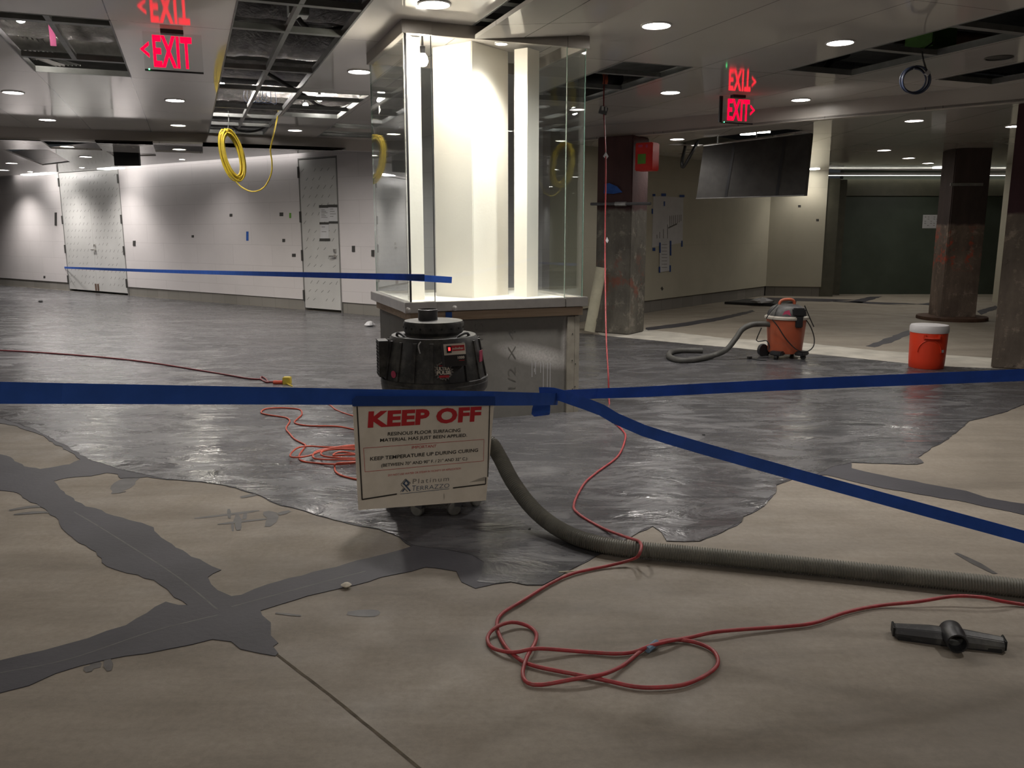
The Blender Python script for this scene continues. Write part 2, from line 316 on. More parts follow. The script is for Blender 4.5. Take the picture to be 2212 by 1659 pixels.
# ------------------------------------------------------------------ mesh builder
class MB:
    def __init__(s): s.v = []; s.f = []; s.m = []; s.k = 0
    def add(s, vs, fs):
        o = len(s.v); s.v += [Vector(p) for p in vs]
        for f in fs: s.f.append([o + i for i in f]); s.m.append(s.k)
        return s
    def box(s, c, d, R=None):
        c = Vector(c); h = [x / 2 for x in d]
        vs = [Vector((sx * h[0], sy * h[1], sz * h[2])) for sz in (-1, 1) for sy in (-1, 1) for sx in (-1, 1)]
        if R is not None: vs = [R @ p for p in vs]
        return s.add([c + p for p in vs], [(0, 2, 3, 1), (4, 5, 7, 6), (0, 1, 5, 4), (2, 6, 7, 3), (0, 4, 6, 2), (1, 3, 7, 5)])
    def bx(s, x0, x1, y0, y1, z0, z1): return s.box(((x0 + x1) / 2, (y0 + y1) / 2, (z0 + z1) / 2), (x1 - x0, y1 - y0, z1 - z0))
    def hexa(s, b, t):                  # 4 bottom points, 4 top points
        return s.add(list(b) + list(t), [(3, 2, 1, 0), (4, 5, 6, 7), (0, 1, 5, 4), (1, 2, 6, 5), (2, 3, 7, 6), (3, 0, 4, 7)])
    def tube(s, pts, r, n=8, caps=True, rf=None):
        pts = [Vector(p) for p in pts]; N = len(pts); rings = []
        up = None
        for i, p in enumerate(pts):
            d = (pts[min(i + 1, N - 1)] - pts[max(i - 1, 0)])
            if d.length < 1e-9: d = Vector((0, 0, 1))
            d.normalize()
            if up is None:
                up = Vector((0, 0, 1)) if abs(d.z) < 0.9 else Vector((1, 0, 0))
            u = d.cross(up); 
            if u.length < 1e-6: u = d.orthogonal()
            u.normalize(); up = u.cross(d).normalized()
            rr = rf(i) if rf else r
            rings.append([p + (u * math.cos(2 * PI * k / n) + up * math.sin(2 * PI * k / n)) * rr for k in range(n)])
        vs = [q for ring in rings for q in ring]
        fs = [(i * n + k, i * n + (k + 1) % n, (i + 1) * n + (k + 1) % n, (i + 1) * n + k) for i in range(N - 1) for k in range(n)]
        if caps: fs += [tuple(range(n - 1, -1, -1)), tuple((N - 1) * n + k for k in range(n))]
        return s.add(vs, fs)
    def lathe(s, prof, n=32, c=(0, 0, 0), R=None, caps=True):
        c = Vector(c); vs = []
        for r, z in prof:
            for k in range(n):
                p = Vector((r * math.cos(2 * PI * k / n), r * math.sin(2 * PI * k / n), z))
                vs.append(c + (R @ p if R is not None else p))
        P = len(prof)
        fs = [(i * n + k, i * n + (k + 1) % n, (i + 1) * n + (k + 1) % n, (i + 1) * n + k) for i in range(P - 1) for k in range(n)]
        if caps: fs += [tuple(range(n - 1, -1, -1)), tuple((P - 1) * n + k for k in range(n))]
        return s.add(vs, fs)
    def ribbon(s, pts, ups, half, th=0.0004):  # tape: centre points, width vectors
        pts = [Vector(p) for p in pts]; N = len(pts); vs = []
        for i, p in enumerate(pts):
            d = (pts[min(i + 1, N - 1)] - pts[max(i - 1, 0)]).normalized()
            u = (ups[i] - d * ups[i].dot(d)).normalized(); nn = d.cross(u)
            hh = half[i] if isinstance(half, list) else half
            vs += [p + u * hh + nn * th, p - u * hh + nn * th, p - u * hh - nn * th, p + u * hh - nn * th]
        fs = []
        for i in range(N - 1):
            a = 4 * i; b = a + 4
            fs += [(a, b, b + 1, a + 1), (a + 1, b + 1, b + 2, a + 2), (a + 2, b + 2, b + 3, a + 3), (a + 3, b + 3, b, a)]
        fs += [(0, 1, 2, 3), (4 * N - 1, 4 * N - 2, 4 * N - 3, 4 * N - 4)]
        return s.add(vs, fs)
    def build(s, name, mats, parent=None, smooth=False, bevel=0.0, loc=None, rot=None, angle=35, seg=2):
        me = bpy.data.meshes.new(name); me.from_pydata([tuple(p) for p in s.v], [], s.f)
        if not isinstance(mats, (list, tuple)): mats = [mats]
        for m in mats: me.materials.append(M[m])
        me.polygons.foreach_set('material_index', s.m); me.update()
        bm = bmesh.new(); bm.from_mesh(me)
        bmesh.ops.recalc_face_normals(bm, faces=bm.faces)
        if bevel:
            es = [e for e in bm.edges if len(e.link_faces) == 2 and e.calc_face_angle(0) > rad(40)]
            bmesh.ops.bevel(bm, geom=es, offset=bevel, segments=seg, affect='EDGES', clamp_overlap=True)
        bm.to_mesh(me); bm.free()
        if smooth:
            me.polygons.foreach_set('use_smooth', [True] * len(me.polygons)); me.set_sharp_from_angle(angle=rad(angle))
        o = bpy.data.objects.new(name, me); C.objects.link(o)
        if parent: o.parent = parent
        if loc is not None: o.location = loc
        if rot is not None: o.rotation_euler = rot
        return o
def tag(o, label=None, cat=None, group=None, kind=None):
    if label: o['label'] = label
    if cat: o['category'] = cat
    if group: o['group'] = group
    if kind: o['kind'] = kind
    return o
def thing(name, label, cat, loc=(0, 0, 0), rotz=0.0, group=None):
    o = bpy.data.objects.new(name, None); C.objects.link(o); o.empty_display_size = 0.1
    o.location = loc; o.rotation_euler = (0, 0, rotz); return tag(o, label, cat, group)
def recentre(o):                         # origin to the base centre of a one-mesh thing built in world metres
    me = o.data; xs = [v.co for v in me.vertices]
    c = Vector(((min(p.x for p in xs) + max(p.x for p in xs)) / 2, (min(p.y for p in xs) + max(p.y for p in xs)) / 2, min(p.z for p in xs)))
    me.transform(Matrix.Translation(-c)); o.location = c; return o
def single(mb, name, mats, label, cat, group=None, **kw):
    return tag(recentre(mb.build(name, mats, **kw)), label, cat, group)
def struct(mb, name, mats, label, **kw):
    o = mb.build(name, mats, **kw); tag(o, label, name.split('_')[0], kind='structure'); return o
def smoothpath(pts, step=0.03, closed=False):
    pts = [Vector(p) for p in pts]; out = []
    n = len(pts)
    for i in range(n - 1):
        p0, p1, p2, p3 = pts[max(i - 1, 0)], pts[i], pts[i + 1], pts[min(i + 2, n - 1)]
        k = max(2, int((p2 - p1).length / step))
        for j in range(k):
            t = j / k
            out.append(0.5 * ((2 * p1) + (-p0 + p2) * t + (2 * p0 - 5 * p1 + 4 * p2 - p3) * t * t + (-p0 + 3 * p1 - 3 * p2 + p3) * t ** 3))
    out.append(pts[-1]); return out
def fill(loops, name=None):              # planar polygon with holes -> (verts, tris)
    bm = bmesh.new(); es = []
    for lp in loops:
        vs = [bm.verts.new(p) for p in lp]
        es += [bm.edges.new((vs[i], vs[(i + 1) % len(vs)])) for i in range(len(vs))]
    bmesh.ops.triangle_fill(bm, use_beauty=True, use_dissolve=False, edges=es, normal=(0, 0, 1))
    bm.verts.index_update(); v = [p.co.copy() for p in bm.verts]; f = [[q.index for q in fa.verts] for fa in bm.faces]; bm.free()
    return v, f
def slab(mb, loops, z0, z1):             # a plate with holes between two levels
    lo = [[Vector((p[0], p[1], 0)) for p in lp] for lp in loops]
    v, f = fill(lo)
    mb.add([(p.x, p.y, z0) for p in v], f); mb.add([(p.x, p.y, z1) for p in v], f)
    for lp in lo:
        n = len(lp)
        mb.add([(p.x, p.y, z0) for p in lp] + [(p.x, p.y, z1) for p in lp], [(i, (i + 1) % n, n + (i + 1) % n, n + i) for i in range(n)])
    return mb
def jag(lp, amp=0.008, step=0.05, keep=None):
    out = []; n = len(lp)
    for i in range(n):
        a, b = lp[i], lp[(i + 1) % n]; L = (b - a).length; k = max(1, min(60, int(L / step)))
        nn = Vector((-(b - a).y, (b - a).x, 0)); 
        if nn.length > 0: nn.normalize()
        for j in range(k):
            t = j / k; off = 0 if j == 0 else random.uniform(-amp, amp)
            out.append(a.lerp(b, t) + nn * off)
    return out
TXT = {}
def textmesh(body, bold=0.0, spacing=1.0):
    key = (body, bold, spacing)
    if key in TXT: return TXT[key]
    cu = bpy.data.curves.new('t', 'FONT'); cu.body = body; cu.size = 1.0; cu.offset = bold; cu.resolution_u = 3; cu.space_character = spacing
    ob = bpy.data.objects.new('t', cu); C.objects.link(ob)
    dg = bpy.context.evaluated_depsgraph_get(); ev = ob.evaluated_get(dg); me = ev.to_mesh()
    v = [p.co.copy() for p in me.vertices]; f = [list(p.vertices) for p in me.polygons]; ev.to_mesh_clear()
    bpy.data.objects.remove(ob); bpy.data.curves.remove(cu)
    TXT[key] = (v, f); return v, f
def letters(mb, body, p0, ex, ey, width, height, nrm, bold=0.0, spacing=1.0, th=0.0008):
    """lettering from baseline start p0, running along ex for width, cap height `height` along ey"""
    v, f = textmesh(body, bold, spacing)
    x0 = min(p.x for p in v); x1 = max(p.x for p in v); cap = 0.729
    sx = width / (x1 - x0); sy = height / cap
    p0 = Vector(p0); ex = Vector(ex).normalized(); ey = Vector(ey).normalized(); nrm = Vector(nrm).normalized()
    mb.add([p0 + ex * ((p.x - x0) * sx) + ey * (p.y * sy) + nrm * th for p in v], f)
    return mb

# ================================================================== THE SETTING
# floor
fl = MB(); fl.bx(-21, 15, -7.5, 29, -0.2, 0.0)
struct(fl, 'floor', 'floor', 'bare beige concrete floor slab under the grey coating')
def G(pts, z=0.0): return [Zp(u, v, 0) for u, v in pts]
Dline = [(0,1498),(63,1482),(120,1456),(221,1428),(272,1418),(364,1403),(459,1382),(500,1387),(519,1403),(560,1412),(595,1418),(601,1412),(590,1398),(601,1390),(585,1374),(585,1346),(566,1330),(563,1320),(601,1308),(700,1280),(767,1265),(852,1242),(919,1226),(943,1228),(986,1235),(997,1258),(1027,1272),(1071,1262),(1104,1258),(1138,1265),(1172,1265),(1206,1248),(1246,1225),(1290,1201),(1335,1176),(1380,1151),(1410,1138),(1429,1151),(1440,1170),(1512,1170),(1560,1151),(1602,1128),(1606,1117),(1651,1094),(1677,1061),(1677,1049),(1722,1032),(1741,1038),(1760,1027),(1786,1027),(1831,1038),(1906,1055),(1982,1068),(2094,1087),(2212,1113),(2420,1158),(3300,1330)]
Eline = [(3300,1290),(2420,1128),(2212,1089),(2132,1076),(2087,1061),(2019,1049),(1906,1027),(1839,1012),(1839,1000),(1982,1004),(1995,1000),(1982,989),(2012,967),(2038,955),(2072,929),(2094,910),(2170,891),(2212,873),(2400,830),(2600,815)]
far = [(2600,812),(2300,803),(2150,797),(2038,792),(1963,786),(1763,766),(1646,758),(1589,752),(1513,746),(1380,733),(1290,724)]
outer = G([(-850,1700),(-260,1570)] + Dline + Eline) 
outer_far = G(far) + [Vector((0.45, 12.6, 0))] + [Vector((-10.97 - 5, 20.72 + 3.56 - 0.05, 0))] + G([(-850, 650)])
A_ = [(0,915),(38,921),(58,930),(93,941),(116,959),(145,973),(174,993),(150,1004),(139,1005),(87,1014),(52,1008),(29,993),(14,985),(0,982),(-150,960),(-800,930),(-800,880)]
B_ = [(116,1040),(139,1034),(162,1031),(197,1029),(231,1022),(255,1025),(260,1034),(318,1031),(362,1037),(405,1040),(434,1042),(469,1047),(509,1055),(550,1068),(596,1089),(640,1100),(700,1118),(744,1130),(818,1144),(862,1161),(868,1167),(889,1181),(818,1201),(750,1218),(700,1231),(601,1257),(579,1263),(522,1286),(500,1289),(470,1276),(456,1263),(449,1248),(460,1240),(478,1232),(443,1216),(380,1184),(348,1162),(332,1140),(318,1135),(278,1124),(246,1115),(220,1103),(185,1095),(162,1083),(139,1063),(124,1048)]
C_ = [(0,1060),(29,1063),(58,1080),(87,1095),(104,1106),(127,1124),(133,1141),(156,1161),(185,1179),(208,1193),(220,1216),(249,1231),(275,1239),(333,1254),(362,1274),(376,1291),(405,1308),(385,1308),(358,1301),(335,1312),(272,1352),(190,1380),(95,1406),(0,1428),(-150,1470),(-800,1600),(-800,1060)]
mbc = MB()
slab(mbc, [jag(outer + outer_far, 0.009, 0.06), jag(G(A_), 0.009, 0.05), jag(G(B_), 0.009, 0.05), jag(G(C_), 0.009, 0.05)], 0.0005, 0.003)
struct(mbc, 'floor_filler', 'band', 'older matt grey resin strips filling joints in the bare concrete')
edge = [(-850,860),(-150,885),(0,904),(45,918),(80,931),(116,950),(150,968),(190,992),(250,1012),(330,1030),(362,1036),(405,1039),(434,1041),(469,1046),(509,1054),(550,1067),(596,1088),(640,1099),(700,1117),(744,1129),(818,1143),(862,1160),(889,1178),(960,1188),(1020,1200),(1046,1216),(1042,1240),(1030,1258),(1071,1262)]
iD = Dline.index((1104,1258)); jD = Dline.index((1741,1038)); iE = Eline.index((1839,1000))
main = G(edge + Dline[iD:jD + 1] + [(1790,1012)] + Eline[iE:])
mbc = MB(); slab(mbc, [jag(main + outer_far[:-1] + G([(-850, 650)]), 0.009, 0.06)], 0.0027, 0.0044)
struct(mbc, 'floor_coating', 'coat', 'freshly applied grey resin layer over most of the floor')
# smears and squeegee marks left on the concrete
sm = MB()
def stroke(pts, wid):
    zs_ = 0.0010 + 0.00008 * (len(sm.f) % 17)
    P = G(pts); 
    q = smoothpath(P, 0.05); L = []; R_ = []
    for i, p in enumerate(q):
        d = (q[min(i + 1, len(q) - 1)] - q[max(i - 1, 0)]).normalized(); n = Vector((-d.y, d.x, 0))
        h = wid * (0.25 + 0.75 * math.sin(PI * (i + 0.5) / len(q))) * random.uniform(0.6, 1.15)
        L.append(p + n * h); R_.append(p - n * h)
    n = len(q); vs = [(p.x, p.y, zs_) for p in L] + [(p.x, p.y, zs_) for p in R_]
    sm.add(vs, [(i, i + 1, n + i + 1, n + i) for i in range(n - 1)])
for pts, wd in (([(420,1120),(490,1112),(560,1103)],.02),([(470,1133),(530,1126),(590,1120)],.018),([(494,1100),(496,1120)],.01),([(512,1112),(516,1146)],.02),([(502,1130),(503,1148)],.008),([(530,1108),(528,1122)],.016),
                ([(575,1105),(590,1118),(578,1138)],.04),([(600,1112),(626,1104)],.035),([(20,1103),(60,1096),(98,1094)],.03),([(30,1112),(70,1108),(110,1107)],.022),([(278,1028),(266,1048),(250,1066)],.06),([(300,1030),(280,1045)],.03),
                ([(242,1066),(272,1062)],.015),([(595,1325),(650,1331)],.012),([(190,1440),(193,1452)],.02),([(232,1426),(236,1450)],.015),([(205,1430),(208,1444)],.02),([(750,1325),(800,1325),(820,1326)],.03),([(2065,1195),(2110,1218),(2150,1240)],.022),([(520,1075),(566,1066)],.03)):
    stroke(pts, wd)
struct(sm, 'floor_smear', 'smear', 'dark resin smears and drag marks on the bare concrete')
jn = MB()
def line_strip(mb, pts, wid, z, jit=0.0015):
    q = smoothpath(G(pts), 0.04); n = len(q); L = []; R_ = []
    for i, p in enumerate(q):
        d = (q[min(i + 1, n - 1)] - q[max(i - 1, 0)]).normalized(); nn = Vector((-d.y, d.x, 0))
        L.append(p + nn * (wid / 2 + random.uniform(0, jit))); R_.append(p - nn * (wid / 2 + random.uniform(0, jit)))
    mb.add([(p.x, p.y, z) for p in L] + [(p.x, p.y, z) for p in R_], [(i, i + 1, n + i + 1, n + i) for i in range(n - 1)])
line_strip(jn, [(578,1398),(640,1447),(700,1492),(800,1573),(905,1659),(1000,1735)], 0.0085, 0.0012)
line_strip(jn, [(1430,660),(1700,668),(1900,680),(2050,690),(2210,697)], 0.02, 0.0012)
struct(jn, 'floor_joint', 'joint', 'dark saw cut joint running across the bare concrete')
jc = MB()
for pts in ([(470,1318),(380,1245),(280,1180),(200,1130),(160,1107)], [(0,1455),(150,1425),(330,1365),(470,1330)], [(500,1312),(600,1285),(700,1258),(790,1235)]):
    line_strip(jc, pts, 0.005, 0.0034)
struct(jc, 'floor_crack', 'smear', 'fine crack lines along the grey resin strips')
ds = MB()
slab(ds, [jag(G([(1290,716),(1393,712),(1456,718),(1570,731),(1731,740),(1900,758),(2135,773),(2240,780),(2240,802),(2150,796.5),(2038,791.5),(1963,785.5),(1763,765.5),(1646,757.5),(1513,745.5),(1380,732.5),(1300,724.5)]), 0.02, 0.1)], 0.0004, 0.0022)
struct(ds, 'floor_dust', 'dust', 'pale dusty strip along the far edge of the grey coating')
fp = MB()
for pts in ([(1395,708),(1480,697),(1560,684),(1627,670),(1631,673),(1565,690),(1485,704),(1400,714)], [(1870,748),(1905,735),(1940,722),(1963,714),(1968,722),(1930,738),(1890,750)],
            [(1600,655),(1660,643),(1760,645),(1800,646),(1850,648),(1790,652),(1690,650)], [(1830,652),(1880,641),(1905,641),(1860,655)], [(2000,655),(2040,648),(2030,662),(1960,655),(1800,650),(1800,652),(1950,660)], [(2110,672),(2150,660),(2160,664),(2120,680)]):
    slab(fp, [jag(G(pts), 0.02, 0.12)], 0.0006, 0.0026)
struct(fp, 'floor_patch', 'band', 'narrow grey filler bands on the far floor')

# ---- walls
WL0 = Zp(150, 628); dL = Vector((0.815, -0.580, 0)).normalized(); RL = math.atan2(dL.y, dL.x); angL = math.degrees(math.atan2(dL.x, dL.y))
def onL(u, v): p = Vp(u, v, WL0, angL); return ((p - WL0).dot(dL), p.z)
xd1, xd2, xd3 = onL(278, 634)[0], onL(658, 669)[0], onL(740, 676)[0]
CORE = Vector((0.51, 12.68, 0)); xend = (CORE - WL0).dot(dL)
wl = MB()
for x0, x1, z0 in ((-13, 0, .2), (xd1, xd2, .2), (xd3, xend, .2), (0, xd1, 2.86), (xd2, xd3, 2.77)):
    wl.bx(x0, x1, 0, 0.2, z0, 3.45)
struct(wl, 'wall_left', 'wallL', 'long white panelled wall on the left', loc=WL0, rot=(0, 0, RL))
bl = MB()
for x0, x1 in ((-13, 0), (xd1, xd2), (xd3, xend)): bl.bx(x0, x1, 0.02, 0.2, 0, 0.2)
struct(bl, 'baseboard_left', 'block', 'exposed concrete block course under the left wall', loc=WL0, rot=(0, 0, RL))
R0 = Zp(1395, 676); R1 = Zp(1653, 639); dR = (R1 - R0).normalized(); RR = math.atan2(dR.y, dR.x); angR = math.degrees(math.atan2(dR.x, dR.y))
def onR(u, v): p = Vp(u, v, R0, angR); return ((p - R0).dot(dR), p.z)
xr0 = (CORE - R0).dot(dR); xr1 = (R1 - R0).dot(dR)
wr = MB(); wr.bx(xr0, xr1, 0, 0.2, 0.22, 3.3)
struct(wr, 'wall_right', 'wallR', 'cream board wall running away behind the rusty column', loc=R0, rot=(0, 0, RR))
br = MB(); br.bx(xr0, xr1, 0.03, 0.2, 0, 0.22)
struct(br, 'baseboard_right', 'block', 'grey block course under the cream wall', loc=R0, rot=(0, 0, RR))
R2 = Zp(1772, 641); dB = (R2 - R1).normalized(); RB = math.atan2(dB.y, dB.x); angB = math.degrees(math.atan2(dB.x, dB.y)); lb = (R2 - R1).length
def onB(u, v): p = Vp(u, v, R1, angB); return ((p - R1).dot(dB), p.z)
wb = MB(); wb.bx(0, lb, 0, 0.3, 0.22, 3.3)
struct(wb, 'wall_back', 'wallR', 'short cream wall beside the dark green shutter opening', loc=R1, rot=(0, 0, RB))
bb = MB(); bb.bx(0, lb, 0.03, 0.3, 0, 0.22)
struct(bb, 'baseboard_back', 'block', 'grey block course under the short cream wall', loc=R1, rot=(0, 0, RB))
# recess with dark green wall
gy = R2.y + 0.75
wg = MB(); wg.bx(R2.x + 0.62, 15, gy, gy + 0.2, 0, 3.3)
struct(wg, 'wall_green', 'wallG', 'dark green wall panel closing the recess')
wj = MB(); wj.bx(R2.x - 0.02, R2.x + 0.28, R2.y + 0.02, R2.y + 0.35, 0, 2.6); wj.bx(R2.x + 0.28, R2.x + 0.62, gy - 0.25, gy + 0.2, 0, 2.6)
struct(wj, 'trim_1', 'olive', 'stepped jamb at the left of the green wall')
hd = MB(); hd.bx(R2.x + 0.3, 15, gy - 0.06, gy, 2.25, 2.62)
struct(hd, 'trim_2', 'olive', 'olive header board above the green wall')
sd = MB(); sd.bx(-20.5, -20.3, -7, 29, 0, 3.5); sd.bx(14.3, 14.5, -7, 20, 0, 3.5)
struct(sd, 'wall_side', 'plain', 'plain side walls of the hall')
wfn = MB(); wfn.bx(-20.5, 14.5, -7.2, -7, 0, 3.5)
struct(wfn, 'wall_front', 'plain', 'plain wall behind the viewpoint')
rp = MB(); rx = Zp(2100, 648)
rp.bx(rx.x + 0.1, 15, 17.2, 17.4, 0.0, 3.2)
struct(rp, 'wall_far', 'wallR', 'cream far wall behind the round based column')

# ---- ceilings
sK = Zp(1267, 274, HCEIL); dS = Vector((0.740, -0.672, 0)); 
def S(s_, z=0.0): return sK + dS * s_ + Vector((0, 0, z - HCEIL))
core_s = Vector((0.70, 12.92, 0))
lw = lambda x, off=0.0: WL0 + dL * x + Vector((dL.y, -dL.x, 0)) * off      # points at the left wall, off metres in front
beamL = W(-15, 14.3); beamR = lw((W(0, 14.3) - WL0).dot(dL)); 
t_ = (14.3 - WL0.dot(EA)) / dL.dot(EA); beamR = WL0 + dL * t_
near = [beamL, beamR, CORE, core_s, S(13.5), Vector((14.4, -7.1, 0)), Vector((-20.4, -7.1, 0)), Vector((-20.4, 9, 0))]
holes = {'one': (-1.24, -0.42, 6.9, 9.3), 'two': (0.40, 1.21, 4.6, 14.1), 'three': (1.25, 1.98, 9.6, 11.72), 'four': (2.04, 3.0, 12.25, 12.75), 'five': (2.04, 3.0, 13.2, 13.95),
         'six': (3.70, 4.42, 6.92, 9.2), 'seven': (5.32, 6.08, 3.4, 6.72), 'eight': (7.03, 7.78, 4.8, 6.6), 'nine': (2.04, 2.86, 4.7, 6.12)}
ce = MB()
def rectBA(b0, b1, a0, a1): return [Vector((b0, a0, 0)), Vector((b1, a0, 0)), Vector((b1, a1, 0)), Vector((b0, a1, 0))]
slab(ce, [[Vector((*toBA(p), 0)) for p in near]] + [rectBA(*h) for h in holes.values()], HCEIL, HCEIL + 0.025)
struct(ce, 'ceiling', 'ceil', 'glossy off white metal panel ceiling with open bays', rot=(0, 0, GA))
# lower ceilings beyond the soffit
def low_hole(pts): return [Zp(u, v, HLOW) for u, v in pts]
slotL = [lw(-13, 0.62), lw(t_ - 0.2, 0.62)]
lowL = MB()
LP1 = low_hole([(86,303),(205,306),(222,325),(110,321)]); LP2 = low_hole([(4,323),(106,323),(152,350),(92,357)])
LP3 = low_hole([(330,309),(438,311),(438,331),(336,328)]); LP4 = low_hole([(229,327),(336,332),(337,337),(246,338)])
slab(lowL, [[W(-15, 14.32), W(toBA(beamR)[0] - 0.62, 14.32)] + [slotL[1], slotL[0]], LP1, LP2, LP3, LP4], HLOW, HLOW + 0.025)
struct(lowL, 'ceiling_left', 'ceil', 'lower off white ceiling beyond the beam on the left')
lowR = MB()
RP1 = low_hole([(1441,313),(1518,298),(1700,279),(1758,283),(1640,300),(1520,316)])
slab(lowR, [[S(-0.5), S(13.5), Vector((14.4, 20, 0)), Vector((R2.x + 0.1, gy - 0.75, 0)), R2 + Vector((0, -0.35, 0)), R1 + Vector((-0.15, -0.45, 0)), R0 + dR * (xr0 + 0.5) + Vector((0.1, -0.08, 0))], RP1], HLOW, HLOW + 0.025)
struct(lowR, 'ceiling_right', 'ceil', 'lower ceiling beyond the soffit on the right', rot=(0, 0, 0))
so = MB()
a0, a1 = W(-15, 14.3), beamR; n = EA
so.hexa([(p.x, p.y, HLOW) for p in (a0, a1, a1 + n * 0.12, a0 + n * 0.12)], [(p.x, p.y, HCEIL + 0.03) for p in (a0, a1, a1 + n * 0.12, a0 + n * 0.12)])
struct(so, 'trim_3', 'soffit', 'drop in the ceiling level crossing the left half')
so = MB(); nS = Vector((0.672, 0.740, 0))
so.hexa([(p.x, p.y, HLOW - 0.005) for p in (S(-0.5), S(13.5), S(13.5) + nS * 0.12, S(-0.5) + nS * 0.12)], [(p.x, p.y, HCEIL + 0.03) for p in (S(-0.5), S(13.5), S(13.5) + nS * 0.12, S(-0.5) + nS * 0.12)])
struct(so, 'trim_4', 'soffit', 'drop in the ceiling level crossing the right half')
dk = MB(); dk.bx(-20.6, 14.6, -7.3, 29, 4.3, 4.5)
struct(dk, 'ceiling_slab', 'deck', 'dark concrete slab above the open ceiling')
# ceiling grid bars in the open bays
def bar_ba(mb, b0, b1, a0, a1, z0, z1): mb.bx(b0, b1, a0, a1, z0, z1)
gr = MB()
def cross(b0, b1, a, wd=0.03, z=HCEIL + 0.0): gr.bx(b0, b1, a - wd / 2, a + wd / 2, z + 0.002, z + 0.045)
def run(b, a0, a1, wd=0.03, z=HCEIL): gr.bx(b - wd / 2, b + wd / 2, a0, a1, z + 0.003, z + 0.048)
for (u, v) in ((640, 12), (612, 70), (560, 152), (560, 196), (530, 235), (520, 254), (515, 272)):
    bq, aq = toBA(Zp(u, v, HCEIL)); cross(0.40, 1.21, aq, 0.06)
run(0.80, 5.2, 13.9, 0.035)
for (u, v) in ((100, 48), (160, 130)):
    bq, aq = toBA(Zp(u, v, HCEIL)); cross(-1.24, -0.42, aq, 0.07)
bq, aq = toBA(Zp(122, 70, HCEIL)); run(bq, 6.9, 8.6, 0.04)
for a in (10.2, 11.0): cross(1.25, 1.98, a, 0.05)
for a in (7.5, 8.3): cross(3.70, 4.42, a, 0.06)
for a in (5.75, 4.9): cross(5.32, 6.08, a, 0.07)
for a in (5.5, 5.95): cross(2.04, 2.86, a, 0.09)
cross(7.03, 7.78, 5.6, 0.05)
for a in (12.5, 13.55): cross(2.04, 3.0, a, 0.05)
o = struct(gr, 'ceiling_grid', 'gridm', 'bare metal grid bars across the open ceiling bays', rot=(0, 0, GA))
er = MB()
for b0, b1, a0, a1 in holes.values():
    for bb_ in (b0, b1): er.bx(bb_ - 0.006, bb_ + 0.006, a0, a1, HCEIL - 0.004, HCEIL + 0.05)
    for aa in (a0, a1): er.bx(b0, b1, aa - 0.006, aa + 0.006, HCEIL - 0.002, HCEIL + 0.05)
struct(er, 'ceiling_edge', 'gridm', 'metal edge strips around the open ceiling bays', rot=(0, 0, GA))
# ---- structural columns
def pillar(name, p, wx, wy, h, mat, rot, label):
    mb = MB(); mb.bx(0, wx, 0, wy, 0, h)
    o = mb.build(name, mat, loc=p, rot=(0, 0, rot), bevel=0.015); tag(o, label, 'pillar', kind='structure'); return o
M['colA'] = column_mat('rough grey column, dark red above', (0.125, 0.115, 0.095), (0.07, 0.032, 0.03), ((0.20, 0.075, 0.05), (0.25, 0.6, 0.9, 1.25)), 1.82)
M['colB'] = column_mat('rough brown column, dark above', (0.20, 0.155, 0.125), (0.07, 0.05, 0.046), ((0.60, 0.105, 0.055), (0.80, 0.95, 1.3, 1.6)), 1.62)
M['colC'] = column_mat('chipped plaster column, dark red above', (0.150, 0.122, 0.096), (0.060, 0.022, 0.028), None, 1.72)
RC = Zp(1357, 724)
pillar('pillar_1', RC - dL * 0.56, 0.56, 0.5, 2.78, 'colA', RL, 'rusty steel column with grey lower half behind the case')
pB = Zp(2031, 692)
pillar('pillar_2', pB, 0.57, 0.5, 2.79, 'colB', rad(-4), 'brown column with orange paint splashes and round floor collar')
pC = Zp(2140, 795)
pillar('pillar_3', pC, 0.9, 0.9, 2.79, 'colC', rad(-31), 'chipped plaster column at the right edge, dark red above')
mb = MB(); mb.lathe([(0.545, 0), (0.55, 0.02), (0.545, 0.055), (0.50, 0.06), (0.30, 0.06)], 48)
o = single(mb, 'floor_collar', 'rust', 'round rusty collar on the floor around the brown column', 'floor collar', smooth=True); o.location = pB + Vector((0.29, 0.2, 0.001))
mb = MB()
for q0, q1 in (((-0.03, -0.03), (0.6, -0.01)),): mb.bx(-0.04, 0.47, -0.02, 0.0, 2.19, 2.235)
o = single(mb, 'steel_strap', 'alu', 'pale metal strap across the upper part of the brown column', 'strap'); o.location = pB + Vector((0.215, -0.012, 2.19)); o.rotation_euler = (0, 0, rad(-4))
# inner column of the case
cI = Vector((-0.32, 6.95, 0))
mb = MB(); mb.bx(-0.41, 0, 0, 0.5, 0, HCEIL)
o = mb.build('pillar_4', 'white', loc=cI, rot=(0, 0, RL), bevel=0.006); tag(o, 'white painted column inside the glass case', 'pillar', kind='structure')

